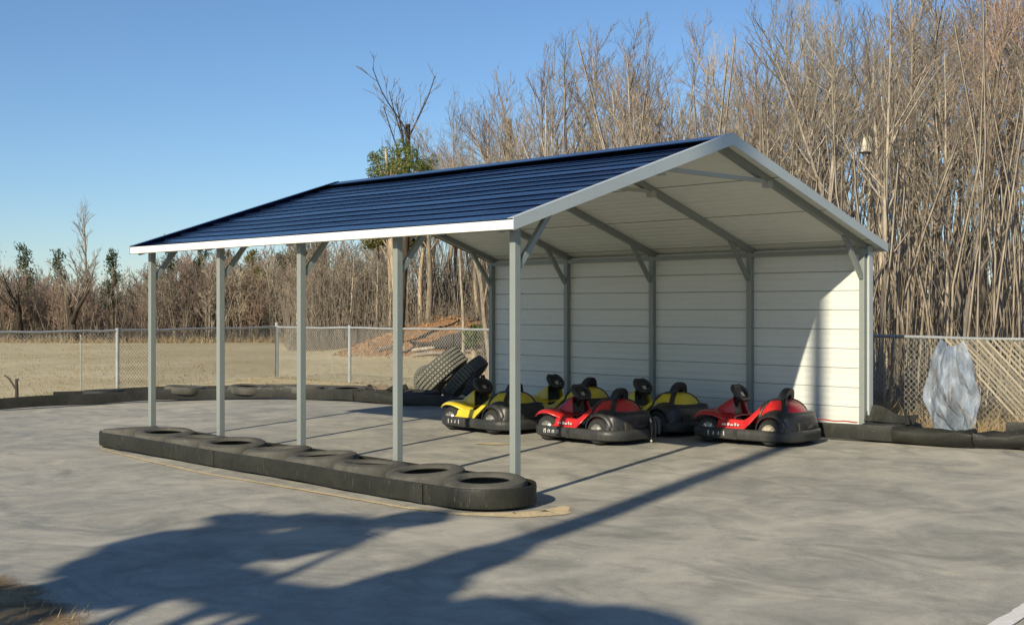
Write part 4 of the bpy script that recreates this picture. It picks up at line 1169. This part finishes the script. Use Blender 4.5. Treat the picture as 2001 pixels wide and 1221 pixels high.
# dark trunks in the thicket
tk, cr = MB(), MB(); P, D_, Q = limb(tk, (0, 0, -.1), (0, 0, 1), 1.7, .17, .12, 4, 8, 0, .03)
for i in range(9):
    p, d, rr = along(P, D_, Q, tr.uniform(.75, .99)); a, b, c = limb(tk, p, off(d, R(tr.uniform(25, 60))), 1.7, .05, .012, 5, 4, .4, .07); twigs(cr, a, b, c, 6, .8, R(30), .3, .010, 3)
own_tree('bare_tree', -20.8, 52.4, 'short dark trunk with a round twiggy head at the far left of the thicket', tk, cr, 'barkd', 'twig')
tk, cr = MB(), MB(); tk.tube([(.25, 0, -.1), (.1, 0, .7), (-.15, 0, 1.2), (-.3, 0, 1.6), (-.22, 0, 2.0)], [.20, .17, .15, .13, .09], 8)
tk.tube([(.1, 0, .8), (.5, 0, 1.4), (1.0, 0, 1.75), (1.6, 0, 2.2)], [.12, .10, .08, .05], 7)
for i in range(10):
    a, b, c = limb(cr, (tr.uniform(-.3, 1.4), 0, tr.uniform(1.5, 2.1)), off(Vector((0, 0, 1)), R(35)), 1.5, .03, .01, 4, 4, .3, .08); twigs(cr, a, b, c, 5, .8, R(30), .3, .010, 3)
own_tree('bare_tree', -18.55, 52.2, 'crooked dark forked trunk in the middle of the left thicket', tk, cr, 'barkd', 'twig')
# conifers
def conifer(lat, D, H, w, label, leaf, n=900, top=.25, bare=.28, ragged=.42):
    H += .45; n = int(n*1.7); tk, cr = MB(), MB(); P, D_, Q = limb(tk, (0, 0, -.1), (tr.gauss(0, .02), 0, 1), H, .11, .015, 7, 6, .05, .02)
    nb = 26
    for i in range(nb):
        t = bare+(1-bare)*(i+tr.random())/nb; p, d, rr = along(P, D_, Q, min(t, .99))
        L = w*(1-(t-bare)/(1-bare))**.7*tr.uniform(1-ragged*1.6, 1.1)+.12
        a, b, c = limb(tk, p, off(Vector((0, 0, 1)), R(tr.uniform(60, 95))), L, .03, .008, 3, 3, .3, .1)
        for j in range(n//nb):
            q, e, _ = along(a, b, c, .15+.85*tr.random()*.99); q = q+rv(.11); nrm = rv(1).normalized(); s = tr.uniform(.04, .085)
            u_ = nrm.orthogonal().normalized(); v_ = nrm.cross(u_)
            k = len(cr.v); cr.v += [tuple(q-u_*s*.5), tuple(q+u_*s*.5), tuple(q+v_*s*1.5+Vector((0, 0, s*.3)))]; cr.face(k, k+1, k+2)
    return own_tree('evergreen_tree', lat, D, label, tk, cr, 'barkg', leaf)
conifer(-16.5, 60, 4.3, .9, 'dark conical evergreen just right of the farthest front post', 'pine', 1500)
conifer(-15.3, 61, 4.6, 1.2, 'dark evergreen crown left of the second farthest front post', 'pine', 1500)
conifer(-14.2, 62, 3.9, 1.0, 'small dark evergreen just right of the second farthest front post', 'pine', 1300)
conifer(-12.4, 60, 3.8, 1.0, 'pointed olive evergreen between the second and third farthest posts', 'pineg', 1700)
conifer(-11.5, 57, 2.9, 1.3, 'broad yellow-green evergreen low in the thicket between two front posts', 'pineg', 1700, bare=.15)
conifer(-11.0, 60, 3.7, 1.1, 'rounded dark evergreen left of the middle front post', 'pine', 1500)
conifer(-9.6, 57, 3.9, 1.2, 'yellow-green evergreen just right of the middle front post', 'pineg', 1700)
conifer(-9.0, 58, 4.4, 1.0, 'olive evergreen with a thin pale stem right of the middle front post', 'pineg', 1300)
conifer(-18.2, 56.5, 3.7, .55, 'small ragged pine on a thin stem above the left thicket', 'pine', 900, bare=.36)
conifer(-22.3, 57, 3.9, .7, 'ragged pine near the left edge of the picture', 'pine', 900, bare=.36)
conifer(-24.0, 57, 4.2, .9, 'scraggy pine cut by the left edge of the picture', 'pine', 900, bare=.36)
conifer(-17.3, 60, 2.9, 1.0, 'low olive evergreen left of the farthest front post', 'pineg', 1200, bare=.3)
conifer(-21.0, 57.5, 3.7, .6, 'ragged small pine right of two others at far left', 'pine', 700, bare=.36)
# broadleaf evergreens
def leafy(lat, D, clumps, label, leaf, n, trunkH, size=(.05, .11)):
    tk, cr = MB(), MB(); P, D_, Q = limb(tk, (0, 0, -.1), (0, 0, 1), trunkH, .13, .04, 7, 7, .05, .03)
    for (cx, cy, cz, r) in clumps:
        p, d, rr = along(P, D_, Q, clamp(cz/trunkH*.8, .1, .98)); tk.tube([p, p.lerp(Vector((cx, cy, cz)), .6)+Vector((0, 0, .1)), (cx, cy, cz)], [rr*.6, .025, .01], 5, caps=False)
    tot = sum(c[3]**2 for c in clumps)
    for (cx, cy, cz, r) in clumps:
        for i in range(int(n*r*r/tot)):
            w = rv(1).normalized()*r*tr.uniform(.35, 1.12)**.7; q = Vector((cx, cy, cz))+Vector((w.x, w.y, w.z*.8)); nrm = (rv(1)+Vector((0, 0, .6))).normalized(); s = tr.uniform(*size)
            u_ = nrm.orthogonal().normalized(); u_.rotate(Matrix.Rotation(tr.uniform(0, 6.3), 3, nrm)); v_ = nrm.cross(u_)
            k = len(cr.v); cr.v += [tuple(q-v_*s), tuple(q+u_*s*.45), tuple(q+v_*s), tuple(q-u_*s*.45)]; cr.face(k, k+1, k+2, k+3)
    return own_tree('evergreen_tree', lat, D, label, tk, cr, 'barkg', leaf)
leafy(-3.31, 36, [(x_, tr.uniform(-.6, .6), 4.95+tr.uniform(0, 1.25)*(1-.45*abs(x_)), tr.uniform(.13, .30)) for x_ in [tr.uniform(-.95, 1.15) for _ in range(52)]], 'leafy green evergreen showing above the left part of the roof', 'holly', 8000, 6.1, (.022, .05))
leafy(-4.3, 44, [(tr.uniform(-.9, .9), tr.uniform(-.6, .6), 2.6+tr.uniform(0, 1.6), tr.uniform(.3, .5)) for _ in range(14)], 'yellow-green evergreen foliage beside the second front post under the roof', 'pineg', 3600, 4.2, (.06, .12))
leafy(-2.9, 43, [(tr.uniform(-.7, .7), tr.uniform(-.5, .5), 2.9+tr.uniform(0, 1.3), tr.uniform(.25, .45)) for _ in range(9)], 'dark leafy evergreen among the stems seen under the roof', 'holly', 2200, 4.1, (.05, .1))
leafy(-.95, 31.5, [(tr.uniform(-.3, .3), tr.uniform(-.3, .3), .5+tr.uniform(0, .6), tr.uniform(.15, .25)) for _ in range(4)], 'small bright green bush at the wood edge beside the far back post', 'holly', 500, 1.0, (.04, .08))

# undergrowth: countless thin stems and brambles
def sticks(n, ur, Dr, hr, r, mat, lean=.22, keep=None):
    mb = MB(); m = 0
    while m < n:
        D = Dr[0]+(Dr[1]-Dr[0])*tr.random(); u = tr.uniform(*ur); lat = (u-1000.5)/FPX*D; x, y = site(lat, D)
        m += 1
        if keep and not keep(u, D, x, y): continue
        h = tr.uniform(*hr)*tr.uniform(.5, 1); d = Vector((tr.gauss(0, lean), tr.gauss(0, lean), 1))
        limb(mb, (x, y, tz(x, y)-.02), d, h, r*tr.uniform(.6, 1.3), r*.4, 3, 3, 0, .10)
    o = mb.build('undergrowth', mat, smooth=180); return tag(o, kind='stuff')
wood = lambda u, D, x, y: y > 7.75 and not (u < 1060 and D < 26)
sticks(430, (1000, 2130), (16.6, 34), (3.5, 7.0), .036, M['bark'], .028, wood)
sticks(1000, (960, 2130), (16.5, 34), (1.5, 6.0), .0095, M['barkg'], .06, wood)
sticks(1300, (960, 2130), (16.0, 34), (.6, 3.6), .007, M['twig'], .14, wood)
sticks(3600, (960, 2130), (15.6, 26), (.4, 1.5), .005, M['twigg'], .45, wood)
sticks(2200, (940, 2130), (28, 46), (2.0, 5.5), .013, M['barkg'], .08, wood)
sticks(4200, (560, 1040), (43, 60), (.8, 4.6), .014, M['twig'], .14)
sticks(4500, (-110, 640), (53, 68), (.6, 3.0), .011, M['twigp'], .4)
sticks(3000, (-110, 640), (52, 60), (.4, 1.5), .010, M['twig'], .7)
sticks(700, (-110, 640), (52, 64), (1.5, 3.6), .016, M['bark'], .09)
sticks(2200, (560, 1000), (41.5, 46), (.2, .9), .010, M['twig'], .5)
# dry grass at the foot of the fence and on the wood floor
mb = MB()
def tuft(x, y, z, h, n, w=.006, lean=.35):
    for i in range(n):
        d = Vector((tr.gauss(0, lean), tr.gauss(0, lean), 1)).normalized(); sx, sy = tr.gauss(0, .05), tr.gauss(0, .05); hh = h*tr.uniform(.5, 1.1); k = len(mb.v)
        a = tr.uniform(0, 3.14); wx, wy = math.cos(a)*w, math.sin(a)*w; p = Vector((x+sx, y+sy, z)); q = p+d*hh*.6; e = q+(d+Vector((d.x, d.y, -.25))).normalized()*hh*.5
        mb.v += [(p.x-wx, p.y-wy, p.z), (p.x+wx, p.y+wy, p.z), (q.x+wx*.7, q.y+wy*.7, q.z), (q.x-wx*.7, q.y-wy*.7, q.z), tuple(e)]; mb.face(k, k+1, k+2, k+3); mb.face(k+3, k+2, k+4)
for i in range(1500):
    x = tr.uniform(3, 12); y = 6.3+tr.random()**1.6*3.2
    if 5.9 < x < 7.0 and y < 7.0: continue
    tuft(x, y, zg(y)-.03, tr.uniform(.12, .5), 7)
for i in range(2600):
    D = 21+tr.random()**1.3*24; u = tr.uniform(-60, 960); lat = (u-1000.5)/FPX*D; x, y = site(lat, D)
    if x > -7 and y < 6.6: continue
    if hump(x, y) > .1 and tr.random() < .6: continue
    tuft(x, y, tz(x, y), tr.uniform(.03, .09), 4, .007, .6)
for i in range(700):
    D = 51+tr.random()*3; u = tr.uniform(-90, 640); lat = (u-1000.5)/FPX*D; x, y = site(lat, D); tuft(x, y, tz(x, y), tr.uniform(.15, .45), 6, .012, .4)
tag(mb.build('dry_grass', M['drygrass']), kind='stuff')

# ------------------------------------------------------------------ the trees behind the camera whose shade falls across the lot
BX, BY = 10.6, -12.4
lx, ly = .9613, .2756
tk, cr = MB(), MB()
tk.tube([(0, 0, -.1), (.02, 0, 2), (0, 0, 4.2), (.02, .0, 6.2), (0, 0, 8.5), (.02, 0, 11.5), (0, 0, 13.5)], [.22, .19, .17, .14, .115, .10, .06], 10)
CL = [(-1.3, 4.85, .45, .24), (-1.6, 5.15, .5, .3), (-1.85, 5.45, .5, .32), (-2.1, 5.92, .40, .14), (-1.6, 6.05, .45, .15), (-1.12, 6.28, .24, .20), (-1.28, 5.68, .34, .36), (-.95, 5.05, .36, .20), (-.35, 4.98, .5, .17),
      (.05, 5.65, .22, .42), (.10, 5.25, .32, .3), (.40, 4.95, .5, .28), (1.05, 5.18, .5, .17), (1.5, 5.28, .32, .12), (.6, 4.5, .6, .3), (-1.9, 4.4, .6, .3), (0, 4.0, 1.3, .5), (1.4, 4.6, .6, .35), (-1.2, 3.7, .9, .5), (1.2, 3.7, .9, .5)]
for (la, h, rl, rh) in CL:
    de = tr.uniform(-.25, .25)
    c = Vector((lx*la+SX*de, ly*la+SY*de, h-de*.52))
    t0 = clamp(h-.9-abs(la)*.25-(1.4 if la < -.8 else 0), 1, 12); tk.tube([(0, 0, t0), (c.x*.55, c.y*.55, (t0+c.z)/2+.1), tuple(c)], [.08, .05, .02], 6, caps=False)
    for i in range(int(1050*rl*rh/.12)):
        a = tr.uniform(0, 6.283); rr = tr.random()**.5; dl, dh, dd = rl*rr*math.cos(a), rh*rr*math.sin(a), tr.gauss(0, .22)
        q = c+Vector((lx*dl+SX*dd, ly*dl+SY*dd, dh-dd*.52)); nrm = rv(1).normalized(); s = tr.uniform(.05, .10)
        u_ = nrm.orthogonal().normalized(); v_ = nrm.cross(u_); k = len(cr.v)
        cr.v += [tuple(q-v_*s), tuple(q+u_*s*.5), tuple(q+v_*s), tuple(q-u_*s*.5)]; cr.face(k, k+1, k+2, k+3)
bt = empty('evergreen_tree', (BX, BY, 0), 0, 'tall straight evergreen with spreading tiers beside the lot, casting the broad shade in the foreground', 'tree')
tk.build('trunk', M['barkg'], bt, smooth=60); cr.build('crown', M['shade'], bt)
